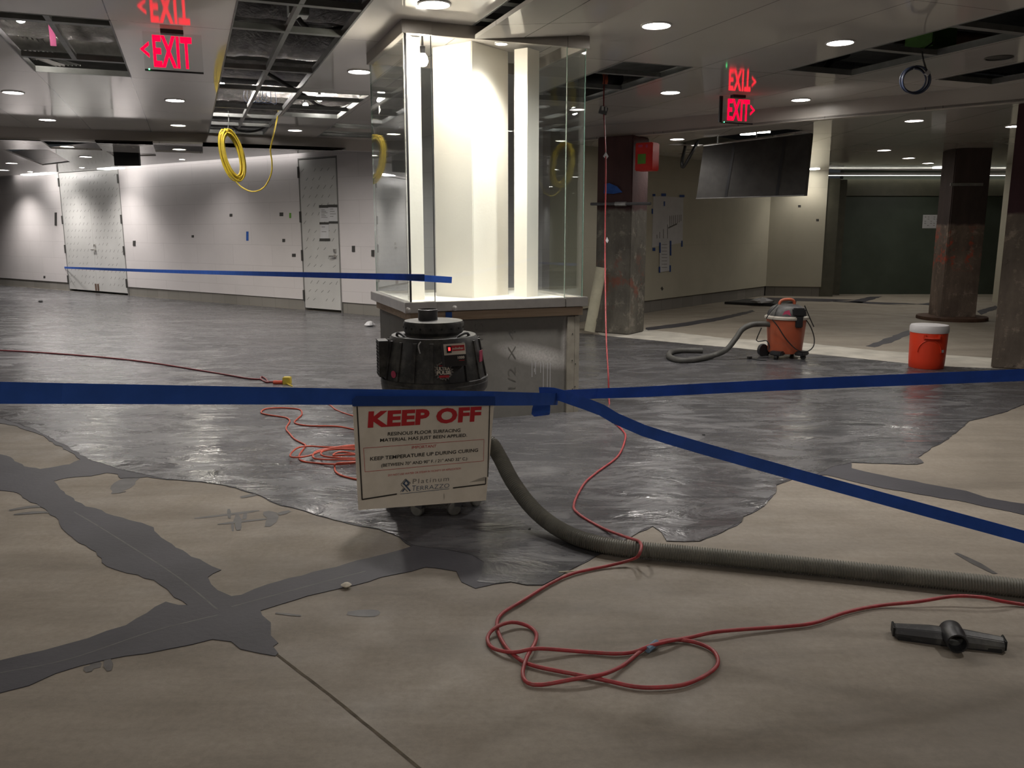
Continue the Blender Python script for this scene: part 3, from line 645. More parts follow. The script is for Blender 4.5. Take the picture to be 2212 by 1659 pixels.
# ---- doors of the left wall
def film_marks(mb, x0, x1, z0, z1, dx, dz, y):
    r = random.Random(3)
    k = 0
    z = z0
    while z < z1:
        x = x0 + (k % 3) * dx / 3
        while x < x1 - 0.05:
            if r.random() > 0.12:
                L = r.uniform(0.05, 0.085); h = r.uniform(0.035, 0.06); wq = 0.006
                mb.add([(x, y, z), (x + wq * 1.6, y, z - wq), (x + L, y, z + h), (x + L - wq * 1.6, y, z + h + wq)], [(0, 1, 2, 3)])
            x += dx
        z += dz; k += 1
def door(name, x0, x1, h, leaves, label):
    base = thing(name, label, 'door', WL0 + dL * x0, RL); base['kind'] = 'structure'
    wdt = x1 - x0
    f = MB(); f.bx(0.0, 0.02, -0.006, 0.1, 0.0, h); f.bx(wdt - 0.02, wdt, -0.006, 0.1, 0, h); f.bx(0, wdt, -0.006, 0.1, h - 0.022, h)
    f.build('door_frame', 'dframe', base)
    lw_ = (wdt - 0.06) / leaves
    for i in range(leaves):
        l = MB(); a = 0.03 + i * lw_ + 0.003; b = a + lw_ - 0.006
        l.bx(a, b, -0.004, 0.05, 0.05, h - 0.035); l.k = 1
        film_marks(l, a + 0.05, b - 0.03, 0.2, h - 0.15, 0.17, 0.155, -0.0048)
        lf = l.build('door_leaf', ['doorw', 'mark'], base)
        left = (i == 0)
        for z in (0.28, 1.02, 1.72, h - 0.25):
            hb = MB(); xh = a - 0.012 if left else b + 0.012
            hb.box((xh, -0.018, z), (0.03, 0.03, 0.2)); hb.build('hinge', 'frame', lf)
        if leaves == 1 or i == 1:
            xx = b - 0.09 if leaves == 1 else a + 0.07
            hb = MB(); hb.lathe([(0.03, 0), (0.03, 0.02)], 16, (xx, -0.005, 1.02), Matrix.Rotation(PI / 2, 3, 'X')); hb.box((xx - 0.05, -0.055, 1.02), (0.13, 0.02, 0.025)); hb.box((xx, -0.02, 1.12), (0.05, 0.03, 0.06))
            hb.build('lever_handle', 'steel', lf)
        if leaves == 2:
            hb = MB(); xx = (b - 0.05) if i == 0 else (a + 0.05); hb.box((xx, -0.012, 0.14), (0.05, 0.014, 0.16)); hb.build('foot_bolt', 'rust', lf)
    return base
door('door_1', 0, xd1, 2.86, 2, 'tall double door in marked protective film on the left wall')
door('door_2', xd2, xd3, 2.77, 1, 'tall narrow single door with notices taped to it')

# flat things on walls; frames: (origin, rot, projector)
def on_wall(mb, proj, quad, y, th=0.003, k=0):
    P = [proj(u, v) for u, v in quad]; mb.k = k
    mb.hexa([(x, y, z) for x, z in P], [(x, y - th, z) for x, z in P])
def wall_item(name, mats, proj, loc, rz, quads, label, cat, group=None, y=-0.001, th=0.003):
    mb = MB()
    for k, q in quads: on_wall(mb, proj, q, y - (0.001 if k else 0), th, k)
    return tag(recentre2(mb.build(name, mats), loc, rz), label, cat, group)
def recentre2(o, loc, rz):
    me = o.data; xs = [v.co for v in me.vertices]; c = sum(xs, Vector()) / len(xs)
    me.transform(Matrix.Translation(-c)); o.location = Vector(loc) + Matrix.Rotation(rz, 3, 'Z') @ c; o.rotation_euler = (0, 0, rz); return o
def rq(u, v, wd, ht): return [(u, v + ht), (u + wd, v + ht), (u + wd, v), (u, v)]
Lw = (onL, WL0, RL); Rw = (onR, R0, RR); Bw = (onB, R1, RB)
def notice(quad, label, lines, extra, group):
    mb = MB(); on_wall(mb, onL, quad, -0.006, 0.002, 0)
    (ul, vb), (ur, _), (_, vt), _ = quad
    for i in range(lines):
        v = vt + (vb - vt) * (0.2 + 0.6 * i / lines); on_wall(mb, onL, rq(ul + (ur - ul) * 0.15, v, (ur - ul) * (0.4 + 0.3 * ((i * 7) % 3) / 2), 1.2), -0.0085, 0.0005, 1)
    for e in extra: on_wall(mb, onL, e, -0.009, 0.001, 2)
    return tag(recentre2(mb.build('notice', ['paper', 'mark', 'frame'], ), WL0, RL), label, 'notice', group)
notice(rq(692, 446, 19, 33), 'white notice taped on the narrow door, upper left of three', 6, [rq(690, 443, 20, 6)], 'notices on the door')
notice(rq(711, 444, 18, 35), 'white notice taped on the narrow door, upper right of three', 4, [rq(709, 442, 21, 6)], 'notices on the door')
notice(rq(693, 483, 18, 34), 'white notice taped on the narrow door, lower of three', 2, [rq(691, 480, 20, 5), rq(711, 478, 20, 5), rq(691, 515, 23, 6)], 'notices on the door')
for q, lab in ((rq(288, 520, 5, 11), 'small dark socket opening in the white wall right of the double door'), (rq(761, 531, 6, 13), 'small dark socket opening in the white wall right of the narrow door'),
               (rq(803, 540, 6, 14), 'small dark socket opening beside the left edge of the glass case'), (rq(119, 459, 4, 28), 'tall dark slot in the white wall left of the double door')):
    mb = MB(); on_wall(mb, onL, q, -0.0005, 0.012); tag(recentre2(mb.build('socket_box', 'frame'), WL0, RL), lab, 'socket box', 'socket openings in the white wall')
for q, m, lab in ((rq(496, 462, 6, 6), 'frame', 'small dark square of tape on the white wall, highest of the loose ones'), (rq(604, 459, 8, 8), 'frame', 'dark square of tape inside the pale patch near the narrow door'), (rq(625, 460, 4, 11), 'green', 'thin greenish strip of tape left of the narrow door'),
                  (rq(532, 500, 5, 20), 'tape', 'upright bright blue strip of tape on the white wall'), (rq(610, 516, 6, 7), 'frame', 'dark square of tape below the pale patch on the white wall'), (rq(631, 548, 8, 7), 'frame', 'lowest dark square of tape near the narrow door'),
                  (rq(414, 508, 5, 5), 'frame', 'tiny dark mark of tape in the middle of the white wall'), (rq(94, 596, 4, 5), 'frame', 'tiny dark spot low on the white wall left of the double door')):
    mb = MB(); on_wall(mb, onL, q, -0.0005, 0.003); tag(recentre2(mb.build('tape_scrap', m), WL0, RL), lab, 'tape', 'scraps of tape on the white wall')
# drawings on the cream wall
mb = MB()
on_wall(mb, onR, [(1408, 534), (1441, 528), (1441, 424), (1411, 424)], -0.002, 0.002, 0); on_wall(mb, onR, [(1441, 530), (1474, 524), (1476, 427), (1441, 424)], -0.0025, 0.002, 0)
for u in range(1446, 1474, 4): on_wall(mb, onR, rq(u, 466 - (u - 1446) * 0.1, 1.0, 26 - (u - 1446) * 0.5), -0.0055, 0.0005, 1)
on_wall(mb, onR, [(1443, 494), (1462, 485), (1462, 482), (1443, 491)], -0.0055, 0.0005, 1)
for u, h in ((1418, 8), (1424, 14), (1432, 20), (1441, 30)): on_wall(mb, onR, rq(u, 515 - h, 1.0, h), -0.0055, 0.0005, 1)
for q in (rq(1409, 419, 6, 5), rq(1428, 418, 10, 6), rq(1467, 421, 11, 5), rq(1407, 451, 3, 11), rq(1433, 435, 3, 10), rq(1409, 535, 6, 7), rq(1471, 520, 3, 13)): on_wall(mb, onR, q, -0.006, 0.001, 2)
o = tag(recentre2(mb.build('stair_drawing', ['paper', 'stencil', 'tape2']), R0, RR), 'large stair drawing taped to the cream wall beside the rusty column', 'drawing')
mb = MB(); on_wall(mb, onR, [(1424, 588), (1445, 585), (1445, 520), (1424, 522)], -0.009, 0.002, 0)
for i in range(8): on_wall(mb, onR, rq(1428, 528 + i * 7, 12, 1), -0.0115, 0.0005, 1)
for q in (rq(1423, 524, 3, 22), rq(1446, 520, 3, 32), rq(1422, 576, 3, 13), rq(1445, 573, 3, 14)): on_wall(mb, onR, q, -0.012, 0.001, 2)
tag(recentre2(mb.build('drawing_sheet', ['paper', 'mark', 'tape2']), R0, RR), 'narrow printed sheet taped below the stair drawing', 'drawing')
for q, lab in ((rq(1724, 443, 6, 5), 'dark scrap of tape on the short cream wall, upper one'), (rq(1763, 473, 6, 5), 'dark scrap of tape on the short cream wall, near its right edge')):
    mb = MB(); on_wall(mb, onB, q, -0.0005, 0.003); tag(recentre2(mb.build('tape_scrap', 'frame'), R1, RB), lab, 'tape', 'scraps of tape on the short cream wall')
mb = MB(); on_wall(mb, onR, [(1430, 628), (1433, 624), (1430, 619), (1427, 623)], -0.0005, 0.004); tag(recentre2(mb.build('wall_hole', 'frame'), R0, RR), 'small dark hole low in the cream wall below the drawings', 'hole')
mb = MB(); P = [Yp(u, v, gy - 0.004) for u, v in ((1992, 493), (2038, 493), (2040, 464), (1994, 464))]
mb.hexa(P, [p + Vector((0, -0.003, 0)) for p in P]); mb.k = 1
for i in range(5):
    for j in range(6):
        if (i * 5 + j * 3) % 7 < 4:
            q = P[3].lerp(P[2], 0.12 + 0.14 * j).lerp(P[0].lerp(P[1], 0.12 + 0.14 * j), 0.16 + 0.16 * i) + Vector((0, -0.0035, 0)); mb.box(q, (0.04, 0.0005, 0.012))
single(mb, 'notice', ['paper', 'mark'], 'white notice sheet on the dark green wall', 'notice')

# ---- exposed services above the open bays
def duct(a, b0, b1, z, r, mat, label, cat, group=None, ridges=True):
    n = int((b1 - b0) / 0.06); pts = [(b0 + (b1 - b0) * i / n, 0, 0) for i in range(n + 1)]
    rr = random.Random(int(a * 100)); ra = [r * (1 + rr.uniform(-0.05, 0.05)) for _ in pts]
    mb = MB(); mb.tube(pts, r, 20, rf=(lambda i: ra[i]) if ridges else None)
    o = mb.build(name_of[cat], mat, smooth=True, angle=60); o.location = W(0, a, z); o.rotation_euler = (0, 0, GA); return tag(o, label, cat, group)
name_of = {'duct': 'foil_duct', 'pipe': 'service_pipe'}
aq = toBA(Zp(590, 120, 3.35))[1]; duct(aq, 0.1, 2.6, 3.52, 0.2, 'foil', 'crinkled silver foil duct crossing the long bay, nearer one', 'duct', 'foil ducts')
aq = toBA(Zp(560, 180, 3.25))[1]; duct(aq, 0.1, 2.6, 3.38, 0.13, 'foil', 'thinner silver foil duct crossing the long bay, farther one', 'duct', 'foil ducts')
aq = toBA(Zp(60, 70, 3.35))[1]; duct(aq, -3.2, -0.2, 3.55, 0.24, 'foil', 'crinkled silver foil duct above the far left bay', 'duct', 'foil ducts')
aq = toBA(Zp(120, 110, 3.35))[1]; duct(aq, -3.0, -0.2, 3.48, 0.14, 'alu', 'smooth grey duct above the far left bay', 'duct', ridges=False)
aq = toBA(Zp(690, 215, 3.2))[1]; duct(aq, 0.9, 2.6, 3.34, 0.14, 'foil', 'silver foil duct lit by the lamp in the small bay', 'duct', 'foil ducts')
for u, v, z, lab, r in ((520, 175, 3.15, 'thin grey pipe beyond the foil ducts in the long bay', 0.03), (520, 262, 3.2, 'grey pipe near the far end of the long bay', 0.05), (520, 278, 3.12, 'grey pipe at the very end of the long bay', 0.045)):
    aq = toBA(Zp(u, v, z))[1]; duct(aq, 0.0, 2.2, z, r, 'cap', lab, 'pipe', 'pipes in the long bay', False)
for u, v, z, r_, m_, lab in ((505, 218, 3.28, 0.15, 'foil', 'silver foil duct low over the middle of the long bay'), (480, 246, 3.25, 0.12, 'foil', 'silver foil duct over the far half of the long bay'), (600, 60, 3.75, 0.22, 'foil', 'silver foil duct high above the dark board'), (520, 270, 3.4, 0.16, 'cap', 'grey duct high above the far end of the long bay')):
    aq = toBA(Zp(u, v, z))[1]; duct(aq, -0.2, 2.7, z + r_, r_, m_, lab, 'duct', 'foil ducts', m_ == 'foil')
mb = MB(); 
for b, a0, a1, z in ((0.5, 5.3, 8.0, 3.62),): mb.bx(-0.05, 1.9, a0, a1, z, z + 0.05)
o = mb.build('duct_board', 'frame'); recentre(o); l0 = o.location.copy(); o.location = W(l0.x, l0.y, l0.z); o.rotation_euler = (0, 0, GA); tag(o, 'dark flat board above the near end of the long bay', 'board')
# junction box under the board
bq, aq = toBA(Zp(644, 28, 3.25)); mb = MB(); mb.box((0, 0, 0), (0.16, 0.16, 0.1)); mb.k = 1; mb.lathe([(0.02, 0), (0.02, 0.05)], 12, (0.05, 0, 0.05))
o = mb.build('junction_box', ['alu', 'black'], loc=W(bq, aq, 3.27), rot=(0, 0, GA), bevel=0.006); tag(o, 'small metal junction box above the long ceiling bay', 'junction box')
# white conduits at left bay
for i in range(7):
    u = 72 + i * 9; p0 = Zp(u - 6, 122, 3.3); p1 = Zp(u + 16, 152, 3.02); p1.z = 3.12
    mb = MB(); mb.tube(smoothpath([p0 + Vector((0, -0.5, 0.25)), p0, p0.lerp(p1, 0.5) + Vector((random.uniform(-.04, .04), 0, 0)), p1 + Vector((0, 0.3, 0))], 0.1), 0.012 if i < 3 else 0.007, 6)
    o = single(mb, 'conduit', 'lid' if i < 3 else 'alu', ['thick white conduit above the left bay, ', 'thin metal conduit above the left bay, '][i >= 3] + ['leftmost one', 'second from left', 'third from left', 'fourth from left', 'fifth from left', 'sixth from left', 'rightmost one'][i], 'conduit', 'conduits above the left bay')
# pink flagging on duct
mb = MB(); p = Zp(112, 62, 3.3); mb.box((0, 0, 0), (0.05, 0.01, 0.2)); o = mb.build('marker_tape', 'magenta', loc=(p.x, p.y, 3.25), rot=(0, 0, GA)); tag(o, 'bright pink marker ribbon hanging in the far left ceiling bay', 'ribbon')
# black flexible hoses in the bays
def cable(name, mat, pts, r, label, cat, group=None, n=8, step=0.05, smooth=True):
    mb = MB(); mb.tube(smoothpath(pts, step), r, n); return single(mb, name, mat, label, cat, group, smooth=smooth, angle=80)
cable('flexible_conduit', 'cordK', [Zp(560, 148, 3.25), Zp(600, 172, 3.15), Zp(660, 208, 3.05), Zp(690, 228, 3.02), Zp(730, 236, 3.02), Zp(765, 222, 3.05), Zp(790, 205, 3.2)], 0.022, 'black flexible conduit sagging across the small lit bay', 'conduit', 'black flexible conduits')
cable('flexible_conduit', 'cordK', [Zp(645, 40, 3.2), Zp(662, 60, 3.14), Zp(690, 68, 3.2), Zp(740, 60, 3.4)], 0.022, 'black flexible conduit below the metal junction box', 'conduit', 'black flexible conduits')
cable('flexible_conduit', 'cordK', [Zp(498, 270, 2.99), Zp(515, 282, 2.93), Zp(540, 285, 2.92), Zp(565, 279, 2.95), Zp(580, 268, 3.02)], 0.016, 'black flexible conduit drooping at the end of the long bay', 'conduit', 'black flexible conduits')
q0 = toBA(Zp(1785, 145, 3.0))
cable('flexible_conduit', 'cordK', [Zp(1782, 154, 3.02), Zp(1790, 138, 3.1), Zp(1806, 126, 3.2), Zp(1830, 118, 3.35)], 0.035, 'fat black flexible conduit in the bay on the right', 'conduit', 'black flexible conduits')
for i, off in enumerate((0, 7, 15, 24, 34)):
    cable('data_cable', 'blue', [Zp(528 + off, 196, 3.1), Zp(526 + off * 1.2, 212, 3.05), Zp(536 + off * 1.5, 222, 3.03), Zp(556 + off * 1.2, 216 + i * 2, 3.04), Zp(560 + off, 198, 3.1)], 0.004, 'blue data cable loop above the long bay, ' + ('leftmost', 'second', 'middle', 'fourth', 'rightmost')[i] + ' of five', 'cable', 'blue cable loops in the long bay', n=5)
# work lamp in the small bay
for (u, v, z, lab) in ((690, 212, 3.2, 'bare bright lamp above the small bay, brighter pair member'), (660, 229, 3.15, 'bare bright lamp above the small bay, lower left one'), (478, 181, 3.3, 'bare bright lamp added above the long bay at its left edge'), (44, 38, 3.3, 'bare bright lamp above the far left bay near the image edge')):  # the lamp at the long bay's left edge is added to light the foil
    p = Zp(u, v, z); t = thing('bare_lamp', lab, 'lamp', p, 0, 'bare lamps above the ceiling')
    mb = MB(); mb.lathe([(0.004, -0.045), (0.03, -0.035), (0.04, -0.01), (0.034, 0.02), (0.018, 0.04)], 16); mb.build('bulb', 'bulb', t, smooth=True)
    mb = MB(); mb.lathe([(0.02, 0.038), (0.022, 0.09), (0.01, 0.1)], 12); mb.build('socket', 'black', t)
    l = bpy.data.lights.new('bare_lamp_light', 'POINT'); l.energy = 9 if 'its left edge' in lab else 2.2 if 'image edge' in lab else 2; l.color = NEUT; l.shadow_soft_size = 0.05
    lo = bpy.data.objects.new('bare_lamp_light', l); C.objects.link(lo); lo.parent = t; lo.location = (0, 0, -0.1)
# services above the right bays
def svc(u, v, z, L, r, rz, mat, label):
    p = Zp(u, v, z); mb = MB(); mb.tube([(-L / 2, 0, 0), (0, 0, 0), (L / 2, 0, 0)], r, 12); o = mb.build('service_pipe', mat, loc=p, rot=(0, 0, rz), smooth=True); tag(o, label, 'pipe', 'pipes above the right bays')
svc(1340, 165, 3.3, 1.6, 0.06, GA, 'alu', 'grey pipe above the bay just right of the glass case, nearer one')
svc(1330, 190, 3.2, 1.6, 0.035, GA, 'alu', 'thin grey pipe above the bay right of the glass case, farther one')
svc(1850, 145, 3.25, 1.4, 0.05, GA, 'foil', 'silver pipe above the long right bay, far end')
svc(2050, 85, 3.4, 1.6, 0.09, GA, 'rust', 'brown pipe above the long right bay, near end')
svc(2110, 160, 3.2, 1.2, 0.04, GA, 'alu', 'grey pipe above the smallest bay at the right')
mb = MB(); p = Zp(2010, 85, 3.3); mb.box((0, 0, 0), (0.3, 0.35, 0.2)); o = mb.build('junction_box', 'green', loc=p, rot=(0, 0, GA), bevel=0.01); tag(o, 'green painted box above the long bay on the right', 'junction box')
# orange striped duct end beside the case
p = Zp(1287, 172, 3.1); mb = MB(); mb.tube([(-0.25, 0, 0), (0.3, 0, 0)], 0.075, 16); mb.k = 1; mb.tube([(0.05, 0, 0), (0.11, 0, 0)], 0.078, 16)
o = mb.build('flexible_duct', ['rub', 'orange'], loc=p, rot=(0, -0.12, GA), smooth=True); tag(o, 'black duct end with orange band in the bay beside the glass case', 'duct')

# hinged panel hanging open in front of the case
t = thing('ceiling_hatch', 'long ceiling panel hanging slightly open in front of the glass case', 'ceiling panel', W(2.86, 6.11, HCEIL + 0.01), GA)
mb = MB(); dz = -0.105; Lh = 1.9
mb.hexa([(-0.81, -Lh, dz), (0, -Lh, -0.02), (0, 0, -0.02), (-0.81, 0, dz)], [(-0.81, -Lh, dz + 0.03), (0, -Lh, 0.01), (0, 0, 0.01), (-0.81, 0, dz + 0.03)])
mb.build('hatch_panel', 'ceil', t)
for y in (-0.3, -1.2):
    mb = MB(); mb.tube([(0.0, y - 0.05, -0.003), (0.0, y + 0.05, -0.003)], 0.008, 8); mb.build('hinge', 'alu', t)

M['coveL'] = em('lit cove diffuser', (1.0, 0.96, 0.92), 3.2)
M['coveG'] = em('dim cove diffuser', (1.0, 0.97, 0.85), 1.6)
# ---- recessed ceiling lights
def downlight(u, v, label, z=HCEIL, e=1.0, warm=False, r=0.1, on=True, pos=None, group='round recessed ceiling lights'):
    p = pos if pos else Zp(u, v, z)
    t = thing('ceiling_light', label, 'ceiling light', (p.x, p.y, z), 0, group)
    mb = MB(); mb.lathe([(r * 0.98, 0.0), (r * 1.12, 0.0), (r * 1.14, -0.006), (r * 1.02, -0.010), (r * 0.98, -0.004)], 32, caps=False); mb.build('trim_ring', 'lid' if on else 'frame', t, smooth=True)
    mb = MB(); mb.lathe([(r, -0.002), (r * 0.6, -0.005), (0.004, -0.006)], 32, caps=False); mb.build('lens', ('lensw' if warm else 'lens') if on else 'black', t, smooth=True)
    if on and e > 0:
        l = bpy.data.lights.new('ceiling_light_beam', 'SPOT'); l.energy = DOWN_W * e; l.color = WARM if warm else NEUT; l.spot_size = rad(156); l.spot_blend = 0.85; l.shadow_soft_size = r * 0.8
        lo = bpy.data.objects.new('ceiling_light_beam', l); C.objects.link(lo); lo.parent = t; lo.location = (0, 0, -0.03)
    return t
for u, v, lab, e, wm in ((938, 8, 'round ceiling light at the top edge in front of the glass case', 0.9, 0), (776, 154, 'round ceiling light just left of the glass case top', 1, 0), (28, 199, 'round ceiling light at the left edge below the far left bay', 1, 0),
                         (102, 258, 'round ceiling light at far left, just before the ceiling drop', 1, 0), (378, 216, 'round ceiling light below the larger exit sign', 1, 0), (385, 270, 'yellowish ceiling light below the exit sign, just before the ceiling drop', 1, 1), (637, 281, 'round ceiling light between the small lit bay and the ceiling drop', 1, 0),
                         (1418, 54, 'largest round ceiling light to the right of the glass case', 0.9, 0), (1448, 199, 'round ceiling light left of the smaller exit sign', 0.7, 0), (1815, 91, 'purple rimmed round ceiling light near the long right bay', 0.6, 0), (1730, 215, 'round ceiling light right of the smaller exit sign', 0.45, 0)):
    downlight(u, v, lab, HCEIL, e, bool(wm))
for u, v, lab, e, wm in ((1463, 300, 'round ceiling light beyond the soffit, left of the dark display board', 0.3, 0), (1288, 333, 'small ceiling light between the glass case and the rusty column', 0.45, 0), (1975, 260, 'round ceiling light beyond the soffit under the dark cable coil', 0.25, 0),
                         (1910, 324, 'round ceiling light above the green wall, nearest of three in a slanting row', 0.12, 0), (1963, 341, 'round ceiling light above the green wall, middle of three in a slanting row', 0.1, 0), (2005, 352, 'round ceiling light above the green wall, farthest of three in a slanting row', 0.1, 0), (2192, 272, 'ceiling light partly hidden by the chipped plaster column', 0.12, 0),
                         (185, 338, 'round ceiling light beyond the drop, left of the small black screen', 0.8, 0), (25, 352, 'round ceiling light at far left edge beyond the drop', 0.8, 0), (8, 367, 'lowest round ceiling light at the far left edge', 0.6, 0), (145, 316, 'yellowish lamp hanging in the broken bay at left beyond the drop', 0.7, 1), (387, 322, 'yellowish lamp in the broken bay right of the small black screen', 0.7, 1)):
    downlight(u, v, lab, HLOW, e, bool(wm))
downlight(2158, 124, 'dark empty ceiling light ring near the right edge', HCEIL, 0, on=False)
downlight(0, 0, 'round fill light added to the left of the viewpoint, outside the frame', HCEIL, 0.6, pos=Vector((-4.2, 3.2, 0)))  # from here on: unseen fixtures added to brighten the foreground and the sign
downlight(0, 0, 'round fill light added to the right of the viewpoint, outside the frame', HCEIL, 0.8, pos=Vector((3.4, 4.0, 0)))
downlight(0, 0, 'round fill light added behind the viewpoint on the left, outside the frame', HCEIL, 1.25, pos=Vector((-2.0, -0.9, 0)))
downlight(0, 0, 'round fill light added behind the viewpoint on the right, outside the frame', HCEIL, 1.0, pos=Vector((1.2, -1.1, 0)))
downlight(0, 0, 'round fill light added far left of the frame by the white wall', HCEIL, 1.0, pos=Vector((-9.5, 9.0, 0)))  # unseen lamp added to even out the brightness at left
# wall washers in the slot along the left wall
for i, x in enumerate((-1.6, 0.75, 3.0, 6.6, -6.4)):  # last one is out of view, added to brighten the far left wall
    p = lw(x, 1.0); t = thing('wall_washer', ['small wall washer lamp by the left edge', 'small wall washer lamp over the double door', 'small wall washer lamp right of the double door', 'small wall washer lamp left of the narrow door', 'small wall washer lamp added beyond the left edge of the picture'][i], 'wall washer', (p.x, p.y, HLOW - 0.002), RL, 'wall washers along the white wall')
    mb = MB(); mb.lathe([(0.05, 0.0), (0.055, 0.1), (0.02, 0.12)], 16); mb.build('housing', 'lid', t, smooth=True)
    mb = MB(); mb.lathe([(0.048, -0.001), (0.003, -0.002)], 16, caps=False); mb.build('lens', 'lens', t)
    l = bpy.data.lights.new('wall_washer_beam', 'SPOT'); l.energy = (85, 75, 75, 16, 60)[i]; l.color = NEUT; l.spot_size = rad(115); l.spot_blend = 1.0; l.shadow_soft_size = 0.05
    lo = bpy.data.objects.new('wall_washer_beam', l); C.objects.link(lo); lo.parent = t; lo.location = (0, 0, -0.03); lo.rotation_euler = (rad(14), 0, 0)
# linear cove lamps
for x0, x1, lab in ((-0.55, 0.7, 'bright cove lamp above the left of the double door'), (2.9, 3.6, 'bright cove lamp beside the small black screen')):
    t = thing('cove_lamp', lab, 'cove lamp', lw((x0 + x1) / 2, 0.48) + Vector((0, 0, 2.80)), RL, 'cove lamps along the white wall')
    mb = MB(); mb.bx(-(x1 - x0) / 2, (x1 - x0) / 2, -0.05, 0.05, 0, 0.05); mb.build('housing', 'lid', t)
    mb = MB(); mb.bx(-(x1 - x0) / 2 + 0.01, (x1 - x0) / 2 - 0.01, -0.14, 0.10, -0.03, 0.0); mb.build('diffuser', 'tubeL', t)
# glow in the slot: continuous cove strip
t = thing('cove_strip', 'long thin cove light strip along the top of the white wall', 'cove light', lw(5.3, 0.12) + Vector((0, 0, 2.90)), RL)
mb = MB(); mb.bx(-7.5, 3.5, -0.04, 0.04, 0, 0.03); mb.build('housing', 'lid', t)
mb = MB(); mb.bx(-7.5, 3.5, -0.035, 0.035, -0.006, 0.0); mb.build('diffuser', 'coveL', t)
p = Vector((R2.x - 0.45, R2.y - 0.28, 2.74)); 
for i, (du, lab, e) in enumerate(((0.0, 'small bright lamp above the corner of the short cream wall', 8), (3.1, 'small bright lamp left of the brown column top', 4))):
    q = p + Vector((du, 0, 0)) if i == 0 else Zp(2030, 362, HLOW)
    t = thing('wall_washer', lab, 'wall washer', (q.x, q.y, HLOW), 0, 'lamps by the green wall'); mb = MB(); mb.lathe([(0.14, 0.0), (0.14, -0.01), (0.004, -0.012)], 20, caps=False); mb.build('lens', 'lens', t)
    l = bpy.data.lights.new('wall_washer_beam', 'SPOT'); l.energy = e; l.color = WARM; l.spot_size = rad(120); l.spot_blend = 0.8; l.shadow_soft_size = 0.06
    lo = bpy.data.objects.new('wall_washer_beam', l); C.objects.link(lo); lo.parent = t; lo.location = (0, 0, -0.05)
t = thing('cove_strip', 'thin cove light strip above the dark green wall', 'cove light', (R2.x + 3.2, gy - 0.14, 2.70), 0)
mb = MB(); mb.bx(-3.1, 3.0, -0.03, 0.03, 0, 0.06); mb.build('housing', 'lid', t)
mb = MB(); mb.bx(-3.1, 3.0, -0.034, 0.034, -0.006, 0.0); mb.build('diffuser', 'coveG', t)

# ---- exit signs
def exit_sign(a, quad, tq, arrow, label, side):
    P = [PA(u, v, a) for u, v in quad]; b0 = (P[0][0] + P[3][0]) / 2; b1 = (P[1][0] + P[2][0]) / 2; zb = (P[0][1] + P[1][1]) / 2; zt = HCEIL
    t = thing('exit_sign', label, 'exit sign', W((b0 + b1) / 2, a, zb), GA, 'exit signs'); wd = b1 - b0; h = zt - zb
    mb = MB(); mb.bx(-wd / 2, wd / 2, -0.005, 0.005, 0.0, h - 0.02); mb.build('acrylic_panel', 'glassx', t)
    mb = MB(); mb.bx(-wd / 2, wd / 2, -0.008, 0.008, -0.008, 0.004); mb.build('bottom_edge', 'black', t)
    mb = MB(); mb.bx(-0.08, 0.08, -0.03, 0.03, h - 0.03, h); mb.build('mount_bar', 'black', t)
    if side: mb = MB(); mb.bx(-wd / 2 - 0.03, -wd / 2 + 0.005, -0.01, 0.01, 0, h - 0.02); mb.build('side_edge', 'black', t)
    Q = [PA(u, v, a) for u, v in tq]; x0 = Q[0][0] - (b0 + b1) / 2; x1 = Q[1][0] - (b0 + b1) / 2; z0 = Q[0][1] - zb; z1 = Q[3][1] - zb
    mb = MB(); letters(mb, 'EXIT', (x0, -0.0065, z0), (1, 0, 0), (0, 0, 1), x1 - x0, z1 - z0, (0, -1, 0), 0.03, 1.07)
    mb.build('lettering', 'exit', t)
    mb = MB(); ax = PA(*arrow, a)[0] - (b0 + b1) / 2; az = (z0 + z1) / 2; s = -1 if arrow[0] < tq[0][0] else 1; q = (z1 - z0) * 0.13; wq = 0.014
    for sg in (-1, 1): mb.add([(ax, -0.007, az + sg * q * 2), (ax - s * 0, -0.007, az + sg * q * 2 - sg * wq * 2), (ax + s * q * 1.7 - s * wq, -0.007, az), (ax + s * q * 1.7 + s * wq, -0.007, az)], [(0, 1, 2, 3)])
    mb.build('arrow', 'exit', t)
    mb = MB(); mb.lathe([(0.005, 0), (0.004, 0.004)], 10, (-wd / 2 + 0.03, -0.012, 0.003), Matrix.Rotation(PI / 2, 3, 'X')); mb.build('indicator_light', 'led', t)
M['glassx'] = glass('clear acrylic', (0.95, 0.95, 0.95), 0.05)
exit_sign(7.07, [(312, 151), (437, 157), (437, 72), (308, 66)], [(333, 142), (417, 142), (417, 78), (333, 74)], (322, 104), 'larger red lit exit sign hanging from the ceiling at left, arrow pointing left', False)
exit_sign(8.13, [(1558, 264), (1625, 268), (1628, 210), (1560, 207)], [(1570, 258), (1617, 258), (1619, 214), (1571, 212)], (1620, 237), 'smaller red lit exit sign hanging from the ceiling at right, arrow pointing right', True)

